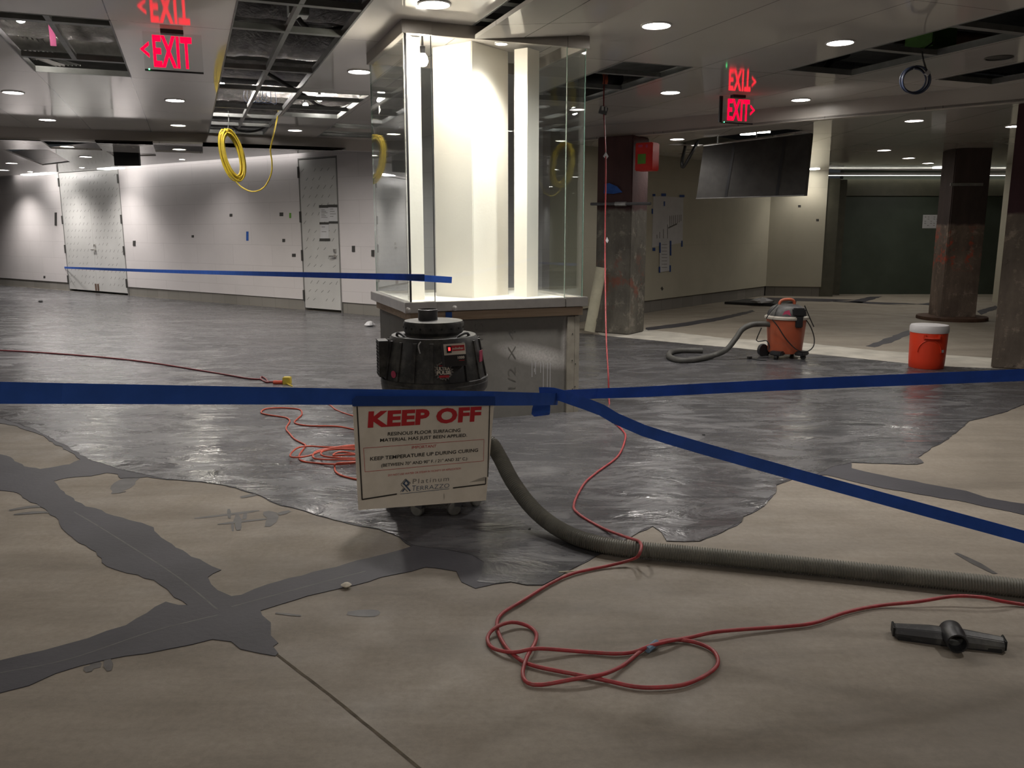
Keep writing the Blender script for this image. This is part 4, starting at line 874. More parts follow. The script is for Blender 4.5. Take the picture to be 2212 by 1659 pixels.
# ---- screens and display board
p = Yp(276, 358, 14.9); t = thing('wall_screen', 'small matt black screen hung from the ceiling at far left', 'screen', p, rad(-3))
mb = MB(); mb.bx(-0.225, 0.225, -0.03, 0.03, 0, 0.30); mb.build('screen_panel', 'tv', t, bevel=0.006)
mb = MB(); mb.bx(-0.08, 0.08, -0.02, 0.04, 0.3, 0.34); mb.bx(-0.23, 0.23, -0.02, 0.06, 0.34, HLOW - p.z if HLOW - p.z > 0.36 else 0.4); mb.build('mount_bracket', 'cap', t)
q0 = Yp(1513, 316, 12.8); ang = math.degrees(math.atan2(0.74, -0.672)); 
def VB(u, v): pp = Vp(u, v, q0, ang); return pp
tl, tr, brr, bl_ = VB(1520, 316), VB(1751, 288), VB(1738, 421), VB(1504, 428)
t = thing('display_board', 'big dark three part display board hanging below the right ceiling', 'display board', tl)
mb = MB(); nrm = Vector((0.672, 0.74, 0)) * 0.09
P = [q - tl for q in (bl_, brr, tr, tl)]
mb.hexa([P[0], P[1], P[1] + nrm, P[0] + nrm], [P[3], P[2], P[2] + nrm, P[3] + nrm]); mb.build('display_panel', 'screen', t)
mb = MB()
for f in (0.29, 0.76): 
    a_ = P[0].lerp(P[1], f); b_ = P[3].lerp(P[2], f + 0.02); e_ = (P[1] - P[0]).normalized() * 0.022; o_ = Vector((-0.672, -0.74, 0)) * 0.004
    mb = MB(); mb.add([a_ - e_ + o_, a_ + e_ + o_, b_ + e_ + o_, b_ - e_ + o_], [(0, 1, 2, 3)]); mb.build('panel_seam', 'tv', t)
mb = MB(); e_ = Vector((0, 0, -0.012)); o_ = Vector((-0.672, -0.74, 0)) * 0.012
mb.hexa([P[0] + e_ + o_, P[1] + e_ + o_, P[1] + e_ + nrm, P[0] + e_ + nrm], [P[0] + o_, P[1] + o_, P[1] + nrm, P[0] + nrm]); mb.build('bottom_rail', 'alu', t)
mb = MB(); mb.hexa([P[3] + o_, P[2] + o_, P[2] + nrm, P[3] + nrm], [q + Vector((0, 0, 0.012)) for q in (P[3] + o_, P[2] + o_, P[2] + nrm, P[3] + nrm)])
for f in (0.12, 0.5, 0.9): a_ = P[3].lerp(P[2], f) + nrm * 0.5; mb.tube([a_, a_ + Vector((0, 0, 0.5))], 0.01, 8)
mb.build('hanger', 'alu', t)
cable('flexible_conduit', 'cordK', [Zp(1478, 312, HLOW + 0.1), Zp(1480, 316, HLOW), VB(1482, 345) + Vector((0, .3, 0)), VB(1484, 358) + Vector((0, .3, 0)), VB(1496, 340) + Vector((0, .3, 0)), Zp(1504, 312, HLOW), Zp(1508, 306, HLOW + 0.1)], 0.025, 'black conduit drooping in a V left of the dark display board', 'conduit', 'black flexible conduits', step=0.02)
# lamps seen through the bay over the board
for (u, v, lab) in ((1617, 291, 'bright lamp in the bay above the display board, lower one'), (1645, 287, 'bright lamp in the bay above the display board, upper one')):
    p = Zp(u, v, HLOW + 0.12); mb = MB(); mb.bx(-0.12, 0.12, -0.05, 0.05, 0, 0.03); o = mb.build('bay_lamp', 'lens', loc=p, rot=(0, 0, rad(-20))); tag(o, lab, 'lamp', 'lamps above the display board')

# ---- fire box, clamp, film and tube at the rusty column
q = Zp(1397, 712)
def onC(u, v): p_ = Vp(u, v, RC, angL); return p_
t = thing('fire_alarm_box', 'bright red alarm box with green sticker on the rusty column', 'alarm box', onC(1385, 375) + Vector((0.10, -0.02, 0)), RL)
mb = MB(); mb.bx(-0.13, 0.13, -0.17, 0.05, 0.03, 0.4); mb.build('housing', 'maroon', t, bevel=0.012)
mb = MB(); mb.bx(-0.085, 0.035, -0.174, -0.169, 0.12, 0.25); mb.build('sticker', 'green', t)
mb = MB(); mb.bx(-0.08, -0.02, -0.173, -0.169, 0.34, 0.37); mb.bx(0.03, 0.06, -0.173, -0.169, 0.33, 0.37); mb.build('label_plate', 'pink', t)
p0 = onC(1280, 441); p1 = onC(1409, 440); off = Vector((-0.58, -0.815, 0)) * 0.045
mb = MB(); mb.tube([p0 + off, p1 + off], 0.022, 10); mb.k = 1; mb.tube([p0.lerp(p1, 0.42) + off, p0.lerp(p1, 0.6) + off], 0.032, 10)
single(mb, 'pipe_clamp', ['cap', 'alu'], 'metal bar clamp strapped across the rusty column', 'clamp', smooth=True)
p0 = onC(1306, 418) + off * 0.5; mb = MB()
ex = dL; mb.add([p0 + ex * x + Vector((0, 0, z)) + off * y for x, z, y in ((0, 0, 0), (0.16, -0.01, .3), (0.3, 0.01, 0.1), (0.22, 0.09, .4), (0.1, 0.14, .6), (0.02, 0.13, .3), (0.11, 0.05, 1.0))], [(0, 1, 6), (1, 2, 6), (2, 3, 6), (3, 4, 6), (4, 5, 6), (5, 0, 6)])
single(mb, 'plastic_scrap', 'tape', 'crumpled blue plastic scrap stuck on the rusty column', 'plastic scrap')
b0 = Zp(1273, 722); b1 = onC(1306, 582) + Vector((-0.58, -0.815, 0)) * 0.1
t = thing('card_tube', 'cream cardboard tube leaning against the rusty column', 'card tube', b0)
ax = (b1 - b0); Rt = ax.to_track_quat('Z', 'Y').to_matrix(); Lq = ax.length
mb = MB(); mb.lathe([(0.06, 0.012), (0.078, 0.012), (0.078, Lq), (0.066, Lq), (0.066, Lq - 0.1)], 24, (0, 0, 0.03), Rt); mb.build('tube_body', 'tube', t, smooth=True)
for ch, th0 in (('O', -0.15), ('X', 0.95)):
    v, f = textmesh(ch, 0.02); mb = MB()
    mb.add([Vector((0, 0, 0.03)) + Rt @ Vector((0.0795 * math.sin((p_.x - 0.35) * 1.3 + th0 - 0.4), -0.0795 * math.cos((p_.x - 0.35) * 1.3 + th0 - 0.4), 0.16 + p_.y * 0.09)) for p_ in v], f)
    mb.build('lettering', 'stencil', t)
mb = MB(); mb.lathe([(0.069, Lq - 0.02), (0.069, Lq + 0.07), (0.066, Lq + 0.07)], 24, (0, 0, 0.03), Rt, caps=False); mb.build('plastic_sleeve', 'glassx', t)

# ---- glass display case (local x along EB, local y along EA)
case = thing('display_case', 'tall glass display case around the white column on a grey pedestal', 'display case', W(1.53, 6.14, 0), GA)
CW, CDp = 1.44, 1.24
mb = MB(); mb.bx(0.03, CW - 0.03, 0.02, CDp, 0, 0.81); mb.build('pedestal', 'ped', case)
mb = MB(); mb.bx(CW - 0.135, CW - 0.072, 0.0, 0.02, 0.0, 0.8); mb.bx(CW - 0.070, CW - 0.028, 0.0, 0.02, 0.0, 0.805); mb.build('corner_bead', 'zinc', case)
for x, z in ((CW - 0.09, 0.44), (CW - 0.06, 0.41), (CW - 0.085, 0.2), (CW - 0.062, 0.22), (CW - 0.09, 0.66)):
    mb = MB(); mb.lathe([(0.005, 0), (0.004, 0.003)], 8, (x, -0.001, z), Matrix.Rotation(PI / 2, 3, 'X')); mb.build('nail_head', 'black', case)
mb = MB()
for (x, z, h) in ((1.00, 0.44, .12), (1.03, 0.44, .10), (1.075, 0.44, .09), (1.10, 0.43, .20), (1.135, 0.43, .24), (1.16, 0.43, .24), (1.02, 0.39, .03)): mb.bx(x, x + 0.004, 0.0185, 0.02, z - h, z)
mb.build('paint_drip', 'paper', case)
mb = MB(); mb.bx(0.0, CW, 0.0, 0.05, 0.812, 0.878); mb.bx(0.0, 0.05, 0.05, CDp, 0.812, 0.878); mb.bx(CW - 0.05, CW, 0.05, CDp, 0.812, 0.878); mb.bx(0.05, CW - 0.05, CDp - 0.05, CDp, 0.812, 0.878); mb.build('timber_curb', 'wood', case)
xa, xb = 0.195, CW - 0.165
def rail(x0, x1, y0, y1, z0, z1, name='steel_rail', mat='steel'): mb = MB(); mb.bx(x0, x1, y0, y1, z0, z1); return mb.build(name, mat, case, bevel=0.003)
rail(xa + .004, xb - .004, -0.028, 0.03, 0.885, 0.957)
rail(-0.05, xa, -0.045, 0.03, 0.880, 0.960); rail(xb, CW + 0.03, -0.035, 0.03, 0.885, 0.960)
rail(-0.045, 0.02, 0.03, CDp + 0.02, 0.882, 0.958); rail(CW - 0.02, CW + 0.03, 0.03, CDp + 0.02, 0.885, 0.958); rail(0.02, CW - 0.02, CDp - 0.03, CDp + 0.02, 0.885, 0.958)
mb = MB(); mb.bx(0.02, CW - 0.02, 0.03, CDp - 0.03, 0.9, 0.935); mb.build('case_floor', 'white', case)
for x, y in ((0.34, -0.033), (-0.03, -0.05)):
    mb = MB(); mb.lathe([(0.02, 0), (0.02, 0.008), (0.006, 0.016)], 14, (x, y + 0.005, 0.905), Matrix.Rotation(PI / 2, 3, 'X')); mb.build('screw_cap', 'steel', case, smooth=True)
ZT = 2.87
def pane(x0, x1, y0, y1, z0=0.955, z1=ZT + 0.01):
    mb = MB(); mb.bx(x0, x1, y0, y1, z0, z1)
    long_x = (x1 - x0) > (y1 - y0)
    mb.m = [0] * 6
    for i in ((4, 5) if long_x else (2, 3)): mb.m[i] = 1
    return mb.build('glass_pane', ['glass', 'gedge'], case)
g = 0.01
pane(xa + 0.002, xb - 0.002, 0.0, g); pane(0.006, xa - 0.002, 0.0, g); pane(xb + 0.002, CW - 0.006, 0.0, g)
pane(0.0, g, 0.012, CDp - 0.012); pane(CW - g, CW, 0.012, CDp - 0.012); pane(0.006, CW - 0.006, CDp - g, CDp)
mb = MB()
for x in (0.0, ): mb.bx(x - 0.001, x + 0.013, -0.001, 0.011, 0.96, ZT)
for x in (xa,): mb.bx(x - 0.002, x + 0.002, 0.0, g, 0.96, ZT)
mb.build('edge_seal', 'seal', case)
def toprail(x0, x1, y0, y1): mb = MB(); mb.bx(x0, x1, y0, y1, ZT, HCEIL); return mb.build('top_rail', 'fascia', case, bevel=0.002)
M['fascia'] = pm('grey metal fascia', (0.36, 0.335, 0.305), 0.4, 0.35, var=0.06, scale=4)
toprail(xa + .003, xb - .003, -0.01, 0.03); toprail(-0.02, xa, -0.02, 0.03); toprail(xb, CW + 0.02, -0.01, 0.03)
toprail(-0.02, 0.025, 0.03, CDp + 0.01); toprail(CW - 0.025, CW + 0.02, 0.03, CDp + 0.01); toprail(0.025, CW - 0.025, CDp - 0.03, CDp + 0.01)
bw0, bw1 = PA(891, 400, 6.59)[0] - 1.53, PA(913, 400, 6.59)[0] - 1.53
mb = MB(); mb.bx(bw0 - 0.05, bw1, 0.45, 0.48, 0.935, ZT + 0.08); mb.build('white_board', 'white', case)
cpost = W(0, 0, 0)
bq, zq = PA(1145, 400, 6.14 + 0.42)
mb = MB(); Rp = Matrix.Rotation(RL - GA, 3, 'Z'); mb.box((bq - 1.53 + 0.0, 0.5, 1.93), (0.13, 0.17, 2.0), Rp); mb.build('white_post', 'white', case)
mb = MB()
yst = 0.0188
letters(mb, '1/2 X 4', (0.86, yst, 0.235), (0, 0, 1), (-1, 0, 0), 0.48, 0.07, (0, -1, 0), -0.01, 1.0, 0.0)
letters(mb, 'OT THIS', (0.585, yst, 0.215), (0, 0, 1), (-1, 0, 0), 0.56, 0.075, (0, -1, 0), -0.01, 1.0, 0.0)
mb.build('stencil_lettering', 'stencil', case)
mb = MB(); mb.bx(0.275, 0.325, -0.006, -0.0005, 0.80, 0.875); mb.build('tape_tab', 'tape', case)
# lamps in the case
bq, zq = PA(913, 129, 6.14 + 0.33)
t = thing('bare_bulb', 'bare glowing bulb inside the top of the glass case', 'bulb', W(bq, 6.47, zq), GA)
mb = MB(); mb.lathe([(0.004, -0.05), (0.028, -0.043), (0.042, -0.015), (0.036, 0.02), (0.02, 0.045)], 20); mb.build('glass_bulb', 'bulb', t, smooth=True)
mb = MB(); mb.lathe([(0.021, 0.043), (0.022, 0.095), (0.01, 0.1), (0.006, HCEIL - zq)], 12); mb.build('lamp_holder', 'black', t, smooth=True)
l = bpy.data.lights.new('bulb_light', 'POINT'); l.energy = 6; l.color = (1.0, 0.88, 0.72); l.shadow_soft_size = 0.06
lo = bpy.data.objects.new('bulb_light', l); C.objects.link(lo); lo.parent = t; lo.location = (0.0, 0.0, -0.13)
t = thing('case_spotlight', 'small spotlight at the top inside the glass case', 'spotlight', W(2.37, 6.42, HCEIL - 0.02), GA)
mb = MB(); mb.lathe([(0.05, 0.0), (0.055, -0.03), (0.045, -0.03), (0.04, 0.0)], 20); mb.build('housing', 'lid', t, smooth=True)
mb = MB(); mb.lathe([(0.04, -0.028), (0.003, -0.03)], 20, caps=False); mb.build('lens', 'lens', t)
l = bpy.data.lights.new('case_spotlight_beam', 'SPOT'); l.energy = 60; l.color = (1.0, 0.93, 0.83); l.spot_size = rad(100); l.spot_blend = 1.0; l.shadow_soft_size = 0.10
lo = bpy.data.objects.new('case_spotlight_beam', l); C.objects.link(lo); lo.parent = t; lo.location = (0, 0, -0.05); lo.rotation_euler = (rad(10), 0, 0)
# ---- drum dust extractor in front of the case
vb = Vector((-0.42, 4.45, 0))
t = thing('dust_extractor', 'dusty black drum dust extractor on casters in front of the glass case', 'dust extractor', vb)
mb = MB(); mb.lathe([(0.25, 0.0), (0.265, 0.015), (0.265, 0.045), (0.25, 0.06)], 48, (0, 0, 0.085)); mb.build('dolly_base', 'ply', t, smooth=True)
mb = MB(); mb.lathe([(0.235, 0.14), (0.245, 0.16), (0.245, 0.60), (0.27, 0.64), (0.285, 0.66), (0.29, 0.70), (0.282, 0.715)], 48); mb.build('drum', 'dusty', t, smooth=True)
HR = lambda z: 0.278 - 0.038 * (z - 0.72) / 0.215
mb = MB(); mb.lathe([(0.288, 0.70), (0.288, 0.722), (HR(0.725), 0.726), (HR(0.92), 0.92), (0.225, 0.945), (0.16, 0.95)], 64)
for k in range(11):
    th = rad(-100 + 20.5 * k); R = Matrix.Rotation(th, 3, 'Z')
    for z0, z1 in ((0.727, 0.925),):
        r0, r1 = HR(z0), HR(z1); wq = 0.009
        mb.add([R @ Vector(p) for p in ((-wq, -r0 - 0.008, z0), (wq, -r0 - 0.008, z0), (wq, -r0 + 0.01, z0), (-wq, -r0 + 0.01, z0), (-wq, -r1 - 0.007, z1), (wq, -r1 - 0.007, z1), (wq, -r1 + 0.01, z1), (-wq, -r1 + 0.01, z1))],
               [(0, 1, 2, 3), (4, 5, 6, 7), (0, 1, 5, 4), (1, 2, 6, 5), (2, 3, 7, 6), (3, 0, 4, 7)])
hs = mb.build('motor_housing', 'dusty', t, smooth=True, angle=30)
for s_ in (-1, 1):
    R = Matrix.Rotation(rad(58 * s_), 3, 'Z'); pts = [R @ Vector((x, -0.208 + abs(x) * 0.3, 0.943 + 0.022 * math.cos(x / 0.06 * PI / 2))) for x in (-0.06, -0.045, -0.02, 0.02, 0.045, 0.06)]
    mb = MB(); mb.tube(smoothpath(pts, 0.01), 0.007, 8); mb.build('carry_handle', 'black', t, smooth=True)
mb = MB(); mb.lathe([(0.15, 0.945), (0.152, 0.955), (0.16, 0.965), (0.162, 1.008), (0.155, 1.02), (0.06, 1.026)], 48)
mb.k = 1
for k in range(18):
    R = Matrix.Rotation(2 * PI * k / 18, 3, 'Z'); mb.box(R @ Vector((0, -0.161, 0.988)), (0.009, 0.004, 0.01), R)
mb.build('motor_cap', ['dusty', 'rub'], t, smooth=True)
mb = MB(); mb.lathe([(0.052, 1.02), (0.052, 1.078), (0.047, 1.08), (0.046, 1.03)], 32, (-0.03, -0.0, 0), caps=False); mb.build('exhaust_pipe', 'cap', t, smooth=True)
def tang(th, z, off=0.0):                # tangent frame on the housing skin
    th = rad(th); r = HR(z) + 0.009 + off
    return Vector((r * math.sin(th), -r * math.cos(th), z)), Vector((math.cos(th), math.sin(th), 0)), Vector((math.sin(th), -math.cos(th), 0))
P, ex, nn = tang(27, 0.87, 0.012); up = (Vector((0, 0, 1)) - nn * 0.17).normalized(); n2 = ex.cross(up)
Rm = Matrix((ex, -n2, up)).transposed()
cp = thing('x', '', '', (0, 0, 0)); bpy.data.objects.remove(cp)
mb = MB(); mb.box(P, (0.125, 0.03, 0.118), Rm); mb.k = 1; mb.box(P + n2 * 0.0155 + up * 0.028, (0.119, 0.002, 0.056), Rm); mb.k = 2; mb.box(P + n2 * 0.0155 - up * 0.03, (0.119, 0.002, 0.055), Rm)
pn = mb.build('control_panel', ['cap', 'sheet', 'ink'], t)
mb = MB(); mb.box(P + n2 * 0.02 + up * 0.029 - ex * 0.033, (0.024, 0.008, 0.036), Rm); mb.k = 1; mb.box(P + n2 * 0.0245 + up * 0.03 - ex * 0.033, (0.011, 0.002, 0.017), Rm); mb.build('rocker_switch', ['black', 'swred'], pn)
mb = MB(); mb.box(P + n2 * 0.017 + up * 0.033 + ex * 0.018, (0.072, 0.001, 0.028), Rm); mb.k = 1
letters(mb, 'pulsebac', P + n2 * 0.0177 + up * 0.026 + ex * -0.014, ex, up, 0.062, 0.013, n2, 0.02); letters(mb, '1000', P + n2 * 0.0172 - up * 0.022 + ex * 0.012, ex, up, 0.038, 0.013, n2, 0.04)
mb.k = 2; mb.box(P + n2 * 0.017 - up * 0.031 + ex * 0.034, (0.03, 0.001, 0.003), Rm)
mb.build('brand_lettering', ['red', 'sheet', 'red'], pn)
P, ex, nn = tang(15, 0.79, 0.003); n2 = ex.cross(up); 
mb = MB()
def burst(r0, r1, n, off, k):
    mb.k = k; vs = [P + n2 * off]; 
    for i in range(n * 2):
        r = (r1 if i % 2 else r0) * (1 + 0.08 * math.sin(i * 2.3)); a = PI * i / n; vs.append(P + n2 * off + ex * (r * math.cos(a)) + up * (r * math.sin(a)))
    mb.add(vs, [(0, 1 + i, 1 + (i + 1) % (2 * n)) for i in range(2 * n)])
burst(0.041, 0.05, 20, 0.001, 0); burst(0.037, 0.0385, 20, 0.0014, 1)
mb.k = 2
letters(mb, 'ULTRA', P + n2 * 0.0018 - ex * 0.034 + up * 0.004, ex, up, 0.068, 0.017, n2, 0.05); letters(mb, 'PULSE', P + n2 * 0.0018 - ex * 0.036 - up * 0.017, ex, up, 0.072, 0.018, n2, 0.05)
mb.k = 3; mb.box(P + n2 * 0.0018 - up * 0.028, (0.052, 0.0008, 0.012), Matrix((ex, -n2, up)).transposed()); mb.box(P + n2 * 0.0018 + up * 0.027, (0.045, 0.0008, 0.004), Matrix((ex, -n2, up)).transposed())
mb.build('round_badge', ['greyp', 'black', 'sheet', 'red'], t)
P, ex, nn = tang(-43, 0.762, 0.002); mb = MB(); mb.lathe([(0.019, 0), (0.019, 0.002)], 20, P, nn.to_track_quat('Z', 'Y').to_matrix()); mb.build('round_sticker', 'pink', t)
P, ex, nn = tang(72, 0.84, 0.002); Rm = Matrix((ex, -nn, Vector((0, 0, 1)))).transposed(); mb = MB(); mb.box(P, (0.045, 0.003, 0.06), Rm); mb.build('tape_sticker', 'pink', t)
mb = MB(); P, ex, nn = tang(-12, 0.92, 0.003); mb.tube(smoothpath([P + Vector((0.008, 0.01, 0.014)), P + Vector((-0.002, -0.004, 0.0)), P + Vector((0, -0.006, -0.02)), P + Vector((0.006, -0.008, -0.042))], 0.008), 0.0035, 6); mb.build('paint_drip', 'paper', t)
P, ex, nn = tang(-74, 0.83, 0.01); Rm = Matrix((ex, -nn, Vector((0, 0, 1)))).transposed(); mb = MB(); mb.box(P, (0.11, 0.05, 0.19), Rm); mb.k = 1
for i in range(11):
    for j in range(4): mb.box(P + nn * 0.026 + ex * (-0.042 + 0.022 * j + 0.006 * (i % 2)) + Vector((0, 0, -0.085 + 0.0165 * i)), (0.01, 0.002, 0.007), Rm)
mb.build('vent_box', ['dusty', 'rub'], t, bevel=0.0)
for k, a in enumerate((-72, -18, 36 - 5, 78, 150, 210)):
    th = rad(a); c_ = Vector((0.235 * math.sin(th), -0.235 * math.cos(th), 0)); R = Matrix.Rotation(rad((25, -30, 28, 50, 80, 10)[k]), 3, 'Z')
    mb = MB(); mb.lathe([(0.016, 0.085), (0.016, 0.095)], 12, c_); mb.hexa([c_ + R @ Vector(p) for p in ((-0.02, -0.014, 0.035), (0.02, -0.014, 0.035), (0.02, 0.014, 0.035), (-0.02, 0.014, 0.035))], [c_ + R @ Vector(p) for p in ((-0.024 + .015, -0.02, 0.086), (0.024 + .015, -0.02, 0.086), (0.024 + .015, 0.02, 0.086), (-0.024 + .015, 0.02, 0.086))])
    f_ = mb.build('caster', 'cap', t)
    mb = MB(); mb.lathe([(0.012, -0.016), (0.032, -0.015), (0.038, -0.01), (0.038, 0.01), (0.032, 0.015), (0.012, 0.016)], 24, c_ + R @ Vector((-0.012, -0.0, 0.0385)), R @ Matrix.Rotation(PI / 2, 3, 'X')); mb.build('wheel', 'wheel', f_, smooth=True)

# ---- ribbed hose from the extractor to the right
hp = [Vector((-0.26, 4.36, 0.40)), Zp(1056, 955, 0.36), Zp(1079, 987, 0.30), Zp(1107, 1040, 0.205), Zp(1147, 1094, 0.115), Zp(1195, 1135, 0.06), Zp(1255, 1165, 0.043), Zp(1330, 1182, 0.0415), Zp(1430, 1192, 0.0415), Zp(1600, 1208, 0.0415), Zp(1800, 1228, 0.0415), Zp(2000, 1249, 0.0415), Zp(2212, 1271, 0.0415), Zp(2420, 1295, 0.0415), Zp(3300, 1385, 0.0415)]
def resample(pts, step):
    out = [pts[0]]; acc = 0.0
    for a, b in zip(pts, pts[1:]):
        L = (b - a).length; d = step - acc
        while d <= L: out.append(a.lerp(b, d / L)); d += step
        acc = L - (d - step)
    return out
path = resample(smoothpath(hp, 0.02), 0.0037); Rh = 0.0405
mb = MB(); mb.tube(path, Rh, 18, rf=lambda i: Rh if (i % 3) == 1 else Rh - 0.006)
single(mb, 'vacuum_hose', 'hose', 'long grey ribbed hose running right from the dust extractor', 'hose', smooth=True, angle=50)

# ---- cords
def fcord(name, mat, px, r, label, zs=None, group=None, extra0=(), extra1=(), n=8, step=0.02):
    pts = list(extra0)
    for i, (u, v) in enumerate(px): pts.append(Zp(u, v, r + 0.003 + (zs.get(i, 0.0) if zs else 0.0)))
    return cable(name, mat, pts + list(extra1), r, label, 'cord', group, n, step)
red = [(1316,868),(1322,905),(1345,930),(1351,946),(1335,985),(1290,1020),(1262,1045),(1240,1088),(1250,1110),(1300,1140),(1352,1160),(1383,1172),(1381,1197),(1364,1209),(1310,1223),(1240,1238),(1190,1260),(1130,1297),(1085,1325),(1073,1350),(1085,1385),(1110,1415),(1150,1437),(1240,1456),(1310,1470),(1370,1483),(1420,1485),(1480,1478),(1530,1455),(1551,1432),(1540,1405),(1500,1387),(1450,1382),(1410,1392),(1380,1410),(1345,1438),(1300,1457),(1240,1467),(1170,1479),(1140,1475),(1129,1455),(1138,1420),(1155,1390),(1158,1368),(1140,1352),(1105,1344),(1070,1356),(1053,1378),(1065,1400),(1110,1409),(1160,1401),(1250,1407),(1330,1412),(1370,1408),(1400,1397),(1440,1386),(1490,1377),(1540,1366),(1600,1360),(1700,1353),(1760,1345),(1830,1322),(1900,1308),(1980,1300),(2060,1288),(2120,1290),(2160,1298),(2212,1306),(2420,1335),(2800,1360),(3300,1460)]
zs = {10: 0.03, 11: 0.085, 12: 0.07, 13: 0.02, 36: 0.012, 37: 0.012, 41: 0.01, 42: 0.012, 45: 0.012, 46: 0.014, 49: 0.012, 50: 0.02, 54: 0.012, 55: 0.012, 63: 0.012, 64: 0.03, 65: 0.03, 66: 0.015, 57: 0.01, 58: .006}
top = Zp(1306, 172, 3.06); bot = Zp(1316, 868, 0.01)
hang = [top + Vector((0.05, 0.15, 0.08)), top] + [top.lerp(bot, f) + Vector((s_, 0, 0)) for f, s_ in ((0.1, -0.012), (0.3, 0.0), (0.55, -0.018), (0.8, -0.02), (0.93, -0.005))]
t = thing('extension_cord', 'long red extension cord hanging from the ceiling and looping over the bare floor', 'cord', Vector((bot.x, bot.y, 0)))
mb = MB(); pts = hang + [Zp(u, v, 0.0105 + zs.get(i, 0)) for i, (u, v) in enumerate(red)]
mb.tube([p - t.location for p in smoothpath(pts, 0.018)], 0.0072, 8); mb.build('cable', 'cordR', t, smooth=True, angle=80)
p = top.lerp(bot, 0.115) - t.location; mb = MB(); mb.box(p + Vector((-0.02, -0.01, 0)), (0.085, 0.05, 0.075), Matrix.Rotation(0.3, 3, 'Y')); mb.k = 1; mb.box(p + Vector((-0.03, -0.04, 0.02)), (0.03, 0.02, 0.05)); mb.box(p + Vector((0.005, -0.04, 0.015)), (0.02, 0.02, 0.05)); mb.build('socket_block', ['cap', 'lid'], t, bevel=0.005)
for f, sc, (w_, h_) in ((0.272, 'paper', (0.055, 0.075)), (0.545, 'paper', (0.03, 0.06))):
    p = top.lerp(bot, f) - t.location; mb = MB(); mb.hexa([p + Vector((x * w_, -0.012, z * h_)) for x, z in ((-.5, -.1), (0.1, -.5), (.5, -.1), (0, .5))], [p + Vector((x * w_, -0.010, z * h_)) for x, z in ((-.5, -.1), (0.1, -.5), (.5, -.1), (0, .5))]); mb.build('cord_tag', sc, t)
q = Zp(1409, 1396, 0.016) - t.location; mb = MB(); mb.tube([q + Vector((-0.022, -0.026, 0)), q + Vector((0.02, 0.02, 0.004))], 0.0125, 8); mb.build('tape_wrap', 'blueg', t)
M_ = None
orange1 = [(800,905),(759,897),(728,886),(714,876),(700,868)]
oc = [(766,928),(728,921),(673,920),(647,917),(636,912),(642,905),(652,895),(648,885),(628,882),(603,881),(574,883),(564,891),(579,896),(606,900),(620,903),(626,910),(618,925),(625,936),(637,949),(659,961),(656,969),(646,985),(653,996),(689,1001),(728,1003),(770,1000),(810,996),(840,985),(820,970),(770,965),(712,966),(665,964),(642,968),(627,982),(634,988),(665,985),(689,976),(720,967),(770,962),(820,970),(830,984),(790,992),(730,993),(690,992),(676,988),(682,976),(710,969),(760,968),(810,976),(810,988),(760,990),(710,987),(694,982),(700,974),(740,970),(790,974),(800,984),(760,982),(720,984),(740,976),(800,990),(770,998),(728,1001),(723,1010),(726,1020),(740,1028),(767,1035),(800,1040)]
zz = {i: 0.004 + 0.010 * ((i * 37) % 5) / 4 + (0.012 if i > 28 else 0) for i in range(24, len(oc) - 5)}
fcord('extension_cord', 'cordO', oc, 0.0062, 'coiled orange extension cord lying left of the keep off sign', zz)
fcord('extension_cord', 'cordO', orange1, 0.0055, 'short stretch of orange cord showing above the orange coil', None)
t = thing('extension_cord', 'thin dark red cord lying across the grey floor at far left, yellow plug', 'cord', Zp(300, 780, 0))
mb = MB(); pp = [Zp(u, v, 0.012) for u, v in ((-200,752),(0,757),(150,766),(300,780),(450,803),(540,818),(562,819),(572,824),(579,826),(575,819),(567,814),(563,817),(572,824),(590,825),(600,825))]
mb.tube([p - t.location for p in smoothpath(pp, 0.05)], 0.009, 7); mb.build('cable', 'cordD', t, smooth=True, angle=80)
p = Zp(604, 826, 0.02) - t.location; mb = MB(); mb.tube([p + Vector((-0.06, 0, 0)), p + Vector((-0.01, 0, 0)), p + Vector((0.03, 0, 0))], 0.02, 10); mb.build('cord_sleeve', 'cordO', t, smooth=True)
mb = MB(); mb.box(p + Vector((0.075, 0, 0.018)), (0.075, 0.07, 0.075)); mb.tube([p + Vector((0.07, -0.02, -0.005)), p + Vector((0.11, -0.07, -0.008)), p + Vector((0.16, -0.14, -0.012))], 0.012, 6); mb.build('plug_head', 'yplug', t, bevel=0.008)

# ---- hanging cable coils
p0 = Zp(492, 277, 2.96); yq = 11.2
t = thing('cable_coil', 'yellow cable coil hanging from the long ceiling bay', 'cable coil', Yp(500, 335, yq))
c0 = Yp(500, 335, yq); hh = (Yp(492, 279, yq).z - Yp(508, 392, yq).z) / 2; ww = 0.088
mb = MB(); pts = []
for k in range(16 * 22):
    a = 2 * PI * k / 22; j = k // 22; sr = 1 - 0.05 * (j % 5) + 0.012 * math.sin(j * 2.1); off = 0.016 * (j % 4)
    x = ww * sr * math.sin(a) - 0.052 * math.cos(a) + (off - 0.02); z = hh * sr * math.cos(a)
    pts.append(Vector((x * 1.0 + 0.0, 0.12 * math.sin(a) + 0.03 * (j % 3), z)))
mb.tube(pts, 0.0095, 6); mb.build('coil', 'yellow', t, smooth=True, angle=80)
mb = MB(); tail = [Yp(508, 389, yq), Yp(520, 403, yq), Yp(545, 414, yq), Yp(570, 405, yq), Yp(586, 375, yq), Yp(587, 345, yq), Yp(584, 325, yq), Yp(590, 295, yq), Zp(600, 250, 2.97), Zp(601, 238, 3.1)]
mb.tube([p - c0 for p in smoothpath(tail, 0.05)], 0.0095, 6); mb.build('cable_tail', 'yellow', t, smooth=True, angle=80)
